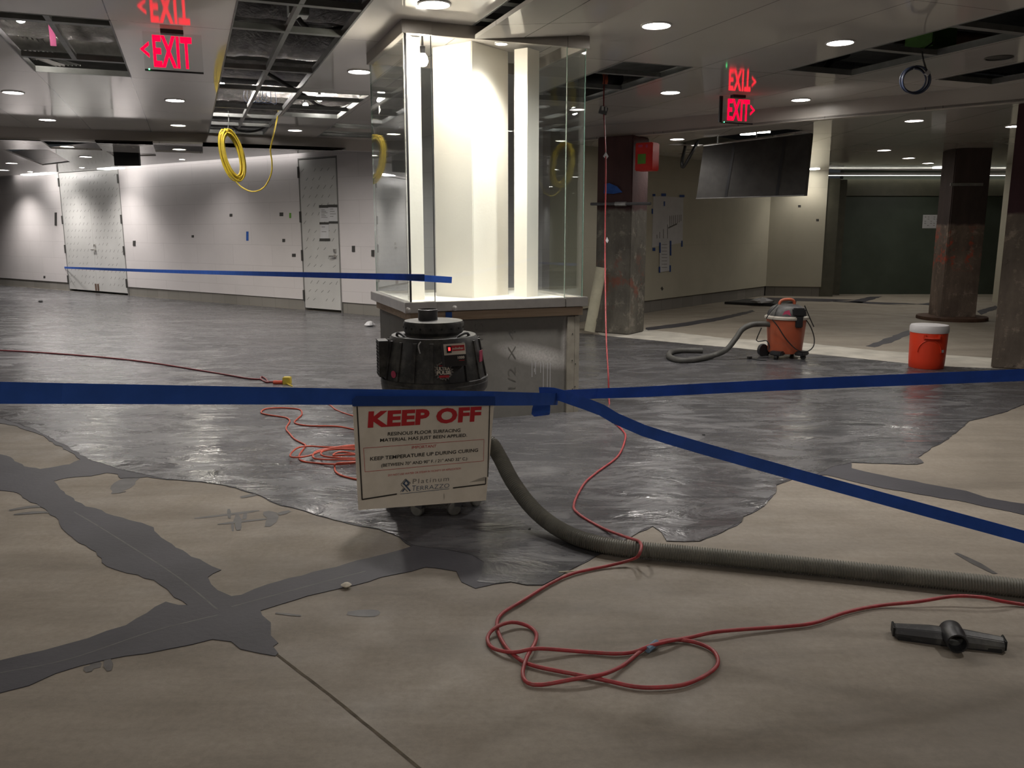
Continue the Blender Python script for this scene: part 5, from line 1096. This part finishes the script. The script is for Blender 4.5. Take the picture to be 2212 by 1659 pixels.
mb = MB(); hk = [Yp(492, 280, yq), Yp(494, 262, yq), Zp(493, 240, 3.05)]; mb.tube([p - c0 for p in hk], 0.006, 6); mb.build('hang_wire', 'alu', t)
yq = 6.9; c0 = Yp(1980, 173, yq); t = thing('cable_coil', 'dark blue cable coil hanging from the long bay at right', 'cable coil', c0)
rx_ = (Yp(2010, 173, yq) - Yp(1950, 173, yq)).length / 2; rz_ = (Yp(1980, 143, yq) - Yp(1980, 203, yq)).length / 2
mb = MB(); pts = []
for k in range(6 * 28):
    a = 2 * PI * k / 28; j = k // 28; sr = (1.0, 0.96, 0.86, 0.98, 0.84, 0.93)[j]
    pts.append(Vector((rx_ * sr * math.sin(a) - 0.008 * (j % 3), 0.006 * j, rz_ * sr * math.cos(a) + 0.006 * (j % 2))))
mb.tube(pts, 0.0062, 6); mb.build('coil', 'cordB', t, smooth=True, angle=80)
mb = MB(); mb.tube([p - c0 for p in smoothpath([Yp(2003, 158, yq), Yp(1997, 138, yq), Yp(1993, 122, yq), Zp(1995, 108, 3.05), Zp(2015, 92, 3.15)], 0.03)], 0.007, 6); mb.build('cable_tail', 'cordK', t, smooth=True, angle=80)
mb = MB(); q = Yp(2003, 158, yq) - c0; mb.box(q, (0.03, 0.03, 0.035), Matrix.Rotation(0.6, 3, 'Y')); mb.build('tape_wrap', 'paper', t)

# ---- blue tape lines and the keep off sign
HT = 0.024
def tape(name, pts, label, tw=None, mats='tape', parts=None):
    P = smoothpath([Tp(*q) if not isinstance(q, Vector) else q for q in pts], 0.12); n = len(P); ups = []
    for i in range(n):
        a = 0.0
        if tw:
            f = i / (n - 1)
            for (f0, a0), (f1, a1) in zip(tw, tw[1:]):
                if f0 <= f <= f1: a = a0 + (a1 - a0) * (f - f0) / (f1 - f0)
        d = (P[min(i + 1, n - 1)] - P[max(i - 1, 0)]).normalized(); u = Vector((0, 0, 1)); u = (u - d * u.dot(d)).normalized()
        ups.append(Matrix.Rotation(a, 3, d) @ u)
    mb = MB(); mb.ribbon(P, ups, HT); return mb
tR = [(1180, 856, 3.40), (1290, 850, 3.6), (1380, 847, 3.55), (1700, 831, 3.45), (2212, 810, 3.3), (2560, 796, 3.2), (3600, 755, 2.8)]
single(tape('barrier_tape', tR, '', [(0, 0.3), (0.12, 0.2), (0.5, -0.1), (1, -0.2)]), 'barrier_tape', 'tape', 'blue tape line rising gently to the right edge', 'tape', 'blue barrier tape lines')
tD = [(1165, 849, 3.36), (1196, 850, 3.34), (1235, 862, 3.32), (1300, 886, 3.3), (1390, 930, 3.3), (1700, 1020, 3.25), (2212, 1160, 3.2), (2500, 1238, 3.1), (3300, 1420, 2.9)]
t = thing('barrier_tape', 'blue tape line slanting down to the lower right', 'tape', Tp(1190, 850, 3.34), 0, 'blue barrier tape lines')
mb = tape('x', tD, '', [(0, 0.0), (0.09, 0.0), (0.2, -0.55), (0.5, -0.4), (1, -0.25)]); mb.v = [p - t.location for p in mb.v]; mb.build('strip', 'tape', t)
mb = MB(); d_ = 3.33
P = [Tp(u, v, dd) for u, v, dd in ((1172, 850, d_), (1171, 872, d_ - .005), (1169, 885, d_ - .02), (1168, 893, d_ - .035), (1170, 898, d_ - 0.02))]
mb.ribbon([p - t.location for p in P], [Vector((1, 0, 0))] * 5, [0.034, 0.033, 0.036, 0.037, 0.030]); mb.build('hanging_tail', 'tape', t)
# tape from the case to the left wall
wq = Vp(140, 578, WL0, angL); pf = W(1.53, 6.14 - 0.05, 0); 
def onF(u, v): bq, zq = PA(u, v, 6.085); return W(bq, 6.085, zq)
P0 = onF(976, 605); P1 = onF(880, 599); P2 = wq - Vector((0.58, 0.815, 0)) * 0.01
mid = P1.lerp(P2, 0.45) + Vector((0, 0, -0.012))
mb = MB(); Pq = smoothpath([P0, P1, P1.lerp(P2, 0.02), mid, P2], 0.3); mb.ribbon(Pq, [Vector((0, 0, 1))] * len(Pq), HT)
single(mb, 'barrier_tape', 'tape', 'thin blue tape line running back from the glass case to the white wall', 'tape', 'blue barrier tape lines')

# sign
TLp = Tp(762, 864, 2.455); TRp = Tp(1068, 866, 2.795)
hx = (TRp - TLp); hx.z = 0; hx.normalize(); hn = Vector((hx.y, -hx.x, 0)); 
def onS(u, v, off=0.0):
    d = ray(u, v); tt = (TLp - O).dot(hn) / d.dot(hn); return O + d * tt + hn * off
tL = [(-1500, 820, 1.1), (-420, 843, 1.45), (0, 848.5, 1.80), (400, 853, 2.1), onS(768, 858, -0.006), onS(868, 859, -0.005), onS(968, 860, -0.005), onS(1068, 861.5, -0.006), (1150, 862, 3.1), (1205, 862, 3.35)]
single(tape('barrier_tape', tL, ''), 'barrier_tape', 'tape', 'wide blue tape line stretched across the left half, carrying the sign', 'tape', 'blue barrier tape lines')
wS = (Vector((TRp.x - TLp.x, TRp.y - TLp.y, 0))).length
Q = [onS(775, 1102), onS(1050, 1081), onS(1068, 868), onS(762, 866)]
sg = thing('warning_sign', 'dirty white keep off sign hung from the blue tape', 'sign', (Q[0] + Q[1]) / 2)
base = sg.location.copy()
mb = MB(); ft = [p - base for p in Q]; bk = [p - hn * 0.003 for p in ft]
mb.hexa(ft, bk); mb.build('sign_sheet', 'sheet', sg)
def ltr(mb, body, pa, pb, capu, bold=0.0, sp=1.0, off=0.001):
    """baseline from pixel pa to pb on the sheet, capital height reaching capu at the left end"""
    a = onS(*pa) - base; b = onS(*pb) - base; c_ = onS(*capu) - base
    ex = (b - a).normalized(); ey = Vector((0, 0, 1)); ey = (ey - ex * ey.dot(ex)).normalized()
    letters(mb, body, a, ex, ey, (b - a).length, (c_ - a).length, hn, bold, sp, off)
mb = MB(); ltr(mb, 'KEEP OFF', (794, 922), (1038, 908), (793, 889), 0.045, 1.02); mb.build('heading', 'red', sg)
mb = MB(); ltr(mb, 'RESINOUS FLOOR SURFACING', (837, 941), (994, 932.5), (836.5, 933.5), 0.014); ltr(mb, 'MATERIAL HAS JUST BEEN APPLIED.', (820.5, 954.5), (1008.5, 943), (820, 947.2), 0.014)
ltr(mb, 'KEEP TEMPERATURE UP DURING CURING', (799, 995), (1032, 975.5), (798.5, 987), 0.014); ltr(mb, '(BETWEEN 70° AND 90° F. / 21° AND 32° C.)', (823, 1008.5), (1008.5, 993.5), (822.6, 1001.6), 0.01); mb.build('lettering', 'ink', sg)
mb = MB(); ltr(mb, 'IMPORTANT', (889, 969.5), (942, 966), (889, 963.2), 0.0); ltr(mb, 'DO NOT USE WATER OR STEAM IN VICINITY OF APPLICATION', (838, 1028.5), (995, 1013.5), (837.7, 1024.2), 0.0)
def lnS(mb, p0_, p1_, w_):
    a = onS(*p0_) - base + hn * 0.001; b = onS(*p1_) - base + hn * 0.001; d = (b - a).normalized(); n_ = d.cross(hn) * w_
    mb.add([a - n_, b - n_, b + n_, a + n_], [(0, 1, 2, 3)])
for a, b in (((785, 968), (1045, 949)), ((1045, 949), (1044, 995.5)), ((1044, 995.5), (788, 1019)), ((788, 1019), (785, 968))): lnS(mb, a, b, 0.0006)
mb.build('red_lettering', 'red', sg)
mb = MB()
for grp in ((((771, 878), (782, 1079)), ((781.5, 1079), (857, 1067))), (((978, 1054), (1048.5, 1045.5)), ((1048.5, 1046), (1049, 1031))), (((1053.5, 1030), (1057.5, 876)),)):
    mb = MB()
    for a, b in grp: lnS(mb, a, b, 0.0021)
    mb.build('border_line', 'ink', sg)
mb = MB(); ltr(mb, 'Platinum', (891, 1045), (969, 1038.5), (890, 1034.5), -0.004, 1.25); mb.build('logo_lettering', 'greyp', sg)
mb = MB(); ltr(mb, 'T', (889, 1060.5), (897.5, 1059.7), (888, 1048.5), -0.012); ltr(mb, 'ERRAZZO', (899, 1059.6), (970, 1053), (898, 1050.0), -0.012); lnS(mb, (864, 1067), (970, 1055.5), 0.0007)
for a, b in (((870, 1046), (877, 1037)), ((877, 1037), (882.5, 1044)), ((882.5, 1044), (876, 1050.5)), ((872, 1044.5), (886, 1060.5)), ((869, 1062), (874, 1055))): lnS(mb, a, b, 0.0023)
mb.build('logo_mark', 'navy', sg)
mb = MB()
for a, b in (((866, 1046), (875.5, 1034.5)), ((875.5, 1034.5), (886, 1043)), ((886, 1043), (880, 1050)), ((866, 1047), (880, 1062)), ((865, 1062.5), (871, 1054.5))): lnS(mb, a, b, 0.0014)
mb.build('logo_outline', 'greyp', sg)
mb = MB(); mb.add([onS(1013, 1042) - base + hn * 0.0008, onS(1047, 1038) - base + hn * 0.0008, onS(1047, 1030) - base + hn * 0.0008, onS(1040, 1032) - base + hn * 0.0008], [(0, 1, 2, 3)]); mb.add([onS(958, 1066) - base + hn * 0.0008, onS(959.2, 1066) - base + hn * 0.0008, onS(960, 1074) - base + hn * 0.0008, onS(958.6, 1080) - base + hn * 0.0008], [(0, 1, 2, 3)]); mb.build('worn_patch', 'wornp', sg)
mb = MB(); F_ = [onS(u, v, 0.004) - base for u, v in ((760, 877), (1068.5, 875.5), (1068, 856), (768, 855), (760, 862))]; mb.add(F_ + [p - hn * 0.0006 for p in F_], [(0, 1, 2, 3, 4), (9, 8, 7, 6, 5)] + [(i, (i + 1) % 5, 5 + (i + 1) % 5, 5 + i) for i in range(5)]); mb.build('tape_fold', 'tape2', sg)

# ---- orange wet and dry vacuum
vo = Zp(1694, 772); t = thing('wet_dry_vacuum', 'faded orange wet and dry vacuum with grey hose on the right', 'vacuum', vo)
S_ = 1.0
mb = MB(); mb.lathe([(0.16, 0.06), (0.185, 0.065), (0.195, 0.09), (0.225, 0.44), (0.232, 0.465)], 40); mb.build('tank', 'orange', t, smooth=True)
mb = MB(); mb.lathe([(0.238, 0.462), (0.252, 0.468), (0.25, 0.49), (0.225, 0.505)], 40); mb.build('lid_rim', 'wornp', t, smooth=True)
mb = MB(); mb.lathe([(0.225, 0.50), (0.215, 0.545), (0.18, 0.60), (0.12, 0.632), (0.02, 0.64)], 40); mb.k = 1
mb.add([Vector((0.218 * math.sin(rad(a)), -0.222 * math.cos(rad(a)), z)) * 1 for a, z in ((-32, 0.515), (-6, 0.515), (-12, 0.585), (-26, 0.565))], [(0, 1, 2, 3)])
mb.build('motor_head', ['dusty', 'pink'], t, smooth=True)
mb = MB(); mb.box((0.07, -0.205, 0.555), (0.15, 0.06, 0.10)); mb.build('front_grille', 'black', t, bevel=0.015)
mb = MB(); mb.tube(smoothpath([(-0.10, -0.02, 0.60), (-0.095, -0.02, 0.655), (-0.06, -0.02, 0.685), (0.03, -0.02, 0.69), (0.07, -0.02, 0.665), (0.075, -0.02, 0.61)], 0.02), 0.017, 10); mb.build('carry_handle', 'orange', t, smooth=True)
mb = MB(); mb.box((0.07, -0.235, 0.445), (0.085, 0.03, 0.13)); mb.build('latch', 'black', t, bevel=0.01)
for i, a in enumerate((-40, 42, 140, 220)):
    th = rad(a); R = Matrix.Rotation(th, 3, 'Z'); mb = MB(); mb.box(R @ Vector((0, -0.215, 0.075)), (0.15, 0.12, 0.05), R); f_ = mb.build('foot', 'black', t, bevel=0.012)
    mb = MB(); mb.lathe([(0.028, -0.018), (0.03, 0), (0.028, 0.018)], 16, R @ Vector((0, -0.24, 0.031)), R @ Matrix.Rotation(PI / 2, 3, 'Y')); mb.build('wheel', 'rub', f_, smooth=True)
mb = MB(); R = Matrix.Rotation(PI / 2, 3, 'X'); mb.lathe([(0.07, -0.02), (0.075, 0), (0.07, 0.02)], 24, (-0.235, 0.09, 0.078), Matrix.Rotation(0.5, 3, 'Z') @ R); mb.build('rear_wheel', 'black', t, smooth=True)
yv = vo.y
hp = [Vector((-0.21, -0.04, 0.40)) + vo, Yp(1640, 700, yv - .06), Yp(1622, 702, yv - .1), Yp(1603, 712, yv - .14), Yp(1588, 733, yv - .17), Yp(1568, 756, yv - .2), Yp(1540, 768, yv - .16), Zp(1500, 777, 0.035), Zp(1467, 778, 0.035), Zp(1447, 771, 0.035), Zp(1448, 762, 0.035), Zp(1470, 757, 0.037), Zp(1518, 757, 0.04)]
path = smoothpath([p - vo for p in hp], 0.006); mb = MB(); mb.tube(path, 0.033, 14, rf=lambda i: 0.033 if i % 2 else 0.0305); mb.build('hose', 'hose2', t, smooth=True, angle=70)
for pts in ([(1728, 683, -.1), (1740, 690, -.14), (1752, 708, -.15), (1759, 732, -.16), (1756, 750, -.2), (1741, 760, -.22), (1722, 756, -.24), (1700, 735, -.25), (1680, 705, -.25), (1668, 690, -.24)], [(1738, 660, -.1), (1748, 684, -.1), (1758, 706, -.12)], [(1645, 708, -.1), (1634, 735, -.08), (1644, 737, -.1), (1656, 736, -.2), (1662, 748, -.2), (1660, 756, -.2)], [(1655, 688, -.15), (1664, 674, -.15), (1680, 658, -.1)]):
    mb = MB(); mb.tube([p - vo for p in smoothpath([Yp(u, v, yv + d) for u, v, d in pts], 0.03)], 0.0065, 6); mb.build('power_cord', 'cordK', t, smooth=True, angle=80)
mb = MB(); pp = [Zp(u, v, 0.012) - vo for u, v in ((1655, 778), (1640, 777), (1625, 775))]; mb.tube(pp, 0.008, 6); mb.box(Zp(1619, 773, 0.02) - vo, (0.05, 0.03, 0.03), Matrix.Rotation(0.4, 3, 'Z')); mb.build('plug', 'cordK', t)

# ---- water cooler
wc = Zp(2000, 794); t = thing('water_cooler', 'bright orange round water cooler with white lid', 'water cooler', wc)
mb = MB(); mb.lathe([(0.165, 0.0), (0.177, 0.015), (0.183, 0.10), (0.19, 0.39), (0.188, 0.40)], 48); mb.build('body', 'cool', t, smooth=True)
mb = MB(); mb.lathe([(0.194, 0.395), (0.197, 0.41), (0.197, 0.455), (0.186, 0.475), (0.05, 0.48)], 48); mb.build('lid', 'lid', t, smooth=True)
for a in (8, 188):
    R = Matrix.Rotation(rad(a - 25), 3, 'Z'); mb = MB()
    for s_ in (-1, 1): mb.box(R @ Vector((0.07 * s_, -0.183, 0.362)), (0.022, 0.04, 0.05), R)
    mb.tube([R @ Vector((-0.07, -0.20, 0.348)), R @ Vector((0, -0.207, 0.345)), R @ Vector((0.07, -0.20, 0.348))], 0.012, 8); mb.build('side_handle', 'cool', t, bevel=0.0)
R = Matrix.Rotation(rad(-20), 3, 'Z'); mb = MB(); pts = [R @ Vector((0.115 * math.cos(a), -0.1905 + 0.115 * 0.115 * math.cos(a) ** 2 * 2.6, 0.19 + 0.135 * math.sin(a))) for a in [PI * k / 16 for k in range(17)]]; mb.tube(pts, 0.006, 6); mb.build('moulded_arch', 'cool', t, smooth=True)
R = Matrix.Rotation(rad(23), 3, 'Z'); mb = MB(); mb.box(R @ Vector((0, -0.187, 0.205)), (0.045, 0.003, 0.03), R); mb.build('torn_sticker', 'paper', t)

# ---- floor tool at lower right
A0 = Zp(1930, 1372, 0); A1 = Zp(2165, 1402, 0); cN = (A0 + A1) / 2; d = (A1 - A0); Lf = d.length; rz = math.atan2(d.y, d.x)
t = thing('vacuum_floor_tool', 'black vacuum floor tool lying on the bare concrete', 'vacuum tool', cN, rz)
mb = MB(); w2 = 0.034
prof = [(-0.040, 0.004), (0.030, 0.004), (0.038, 0.02), (0.030, 0.043), (0.0, 0.052), (-0.028, 0.046), (-0.040, 0.026)]
n = len(prof); xs = (-Lf / 2, -Lf * 0.16, Lf * 0.16, Lf / 2); sc = (0.86, 1.06, 1.06, 0.86)
vs = [(x, y * s_, 0.004 + (z - 0.004) * s_) for x, s_ in zip(xs, sc) for y, z in prof]
mb.add(vs, [(i * n + k, i * n + (k + 1) % n, (i + 1) * n + (k + 1) % n, (i + 1) * n + k) for i in range(3) for k in range(n)] + [tuple(range(n)), tuple(3 * n + k for k in range(n))])
mb.build('tool_body', 'dusty', t, bevel=0.003)
ya = Vector((0.05, -1.0, -0.02)).normalized(); Rq = ya.to_track_quat('Z', 'Y').to_matrix()
mb = MB(); mb.lathe([(0.030, -0.045), (0.040, -0.03), (0.040, 0.025), (0.036, 0.04), (0.0355, 0.075), (0.030, 0.075), (0.0295, 0.0)], 32, Vector((0.012, -0.012, 0.040)), Rq); mb.build('neck', 'black', t, smooth=True)
mb = MB(); mb.bx(-Lf * 0.47, Lf * 0.47, -0.038, -0.030, 0.0, 0.014); mb.bx(-Lf * 0.47, Lf * 0.47, 0.024, 0.030, 0.0, 0.012); mb.build('brush_strip', 'rub', t)
for s_ in (-1, 1): mb = MB(); mb.box((s_ * (Lf / 2 + 0.003), 0, 0.025), (0.008, 0.062, 0.042)); mb.build('end_cap', 'rub', t, bevel=0.004)

# ---- small things on the floor
p = [Zp(u, v) for u, v in ((1565, 657), (1690, 663), (1720, 654), (1612, 650))]; mb = MB(); mb.hexa([q + Vector((0, 0, 0.001)) for q in p], [q + Vector((0, 0, 0.05)) for q in p])
single(mb, 'floor_mat', 'rub', 'dark flat mat lying on the floor behind the orange vacuum', 'mat')
p = Zp(1646, 654, 0.06); mb = MB(); rr = random.Random(5)
mb.lathe([(0.02, 0.0), (0.12, 0.01), (0.15, 0.05), (0.08, 0.10), (0.01, 0.11)], 10); mb.v = [Vector((q.x * 1.5 * rr.uniform(.7, 1.2), q.y * rr.uniform(.7, 1.2), max(0, q.z * rr.uniform(.7, 1.2)))) for q in mb.v]
o = mb.build('paper_wad', 'paper', loc=(p.x, p.y, 0.052)); tag(o, 'crumpled white paper on the dark floor mat', 'paper')
p = Zp(748, 1270); mb = MB(); mb.lathe([(0.006, 0.0), (0.018, 0.004), (0.021, 0.011), (0.014, 0.018), (0.003, 0.02)], 9); rr = random.Random(2); mb.v = [Vector((q.x * rr.uniform(.8, 1.2), q.y * rr.uniform(.8, 1.1), q.z)) for q in mb.v]
o = mb.build('stone_chip', 'stone', loc=(p.x, p.y, 0.003), smooth=True, angle=50); tag(o, 'small pale stone chip on the edge of the grey strip', 'stone')
a = Zp(1207, 1236, 0.006); b = Zp(1262, 1232, 0.006); mb = MB(); mb.tube([a, a.lerp(b, 0.5), b], 0.0035, 6); single(mb, 'wood_sliver', 'tube', 'thin pale wood sliver beside the red cord', 'wood sliver')
for (u, v, r_, lab) in ((1520, 941, 0.012, 'small dark pebble on the grey coating right of the slanting tape'), (1144, 1145, 0.008, 'tiny dark chip on the grey coating left of the hose'), (88, 653, 0.05, 'small dark lump on the far grey floor near the double door')):
    p = Zp(u, v); mb = MB(); mb.lathe([(r_ * .5, 0), (r_, r_ * .3), (r_ * .6, r_ * .7), (0.001, r_ * .8)], 8); o = mb.build('debris_chip', 'rub', loc=(p.x, p.y, 0.004)); tag(o, lab, 'debris')
a = Zp(800, 705, 0); mb = MB(); mb.lathe([(0.03, 0), (0.09, 0.02), (0.05, 0.07), (0.01, 0.08)], 8); rr = random.Random(9); mb.v = [Vector((q.x * rr.uniform(.6, 1.3), q.y, q.z)) for q in mb.v]
o = mb.build('paper_wad', 'paper', loc=(a.x, a.y, 0.004)); tag(o, 'white paper scrap on the grey floor left of the pedestal', 'paper')
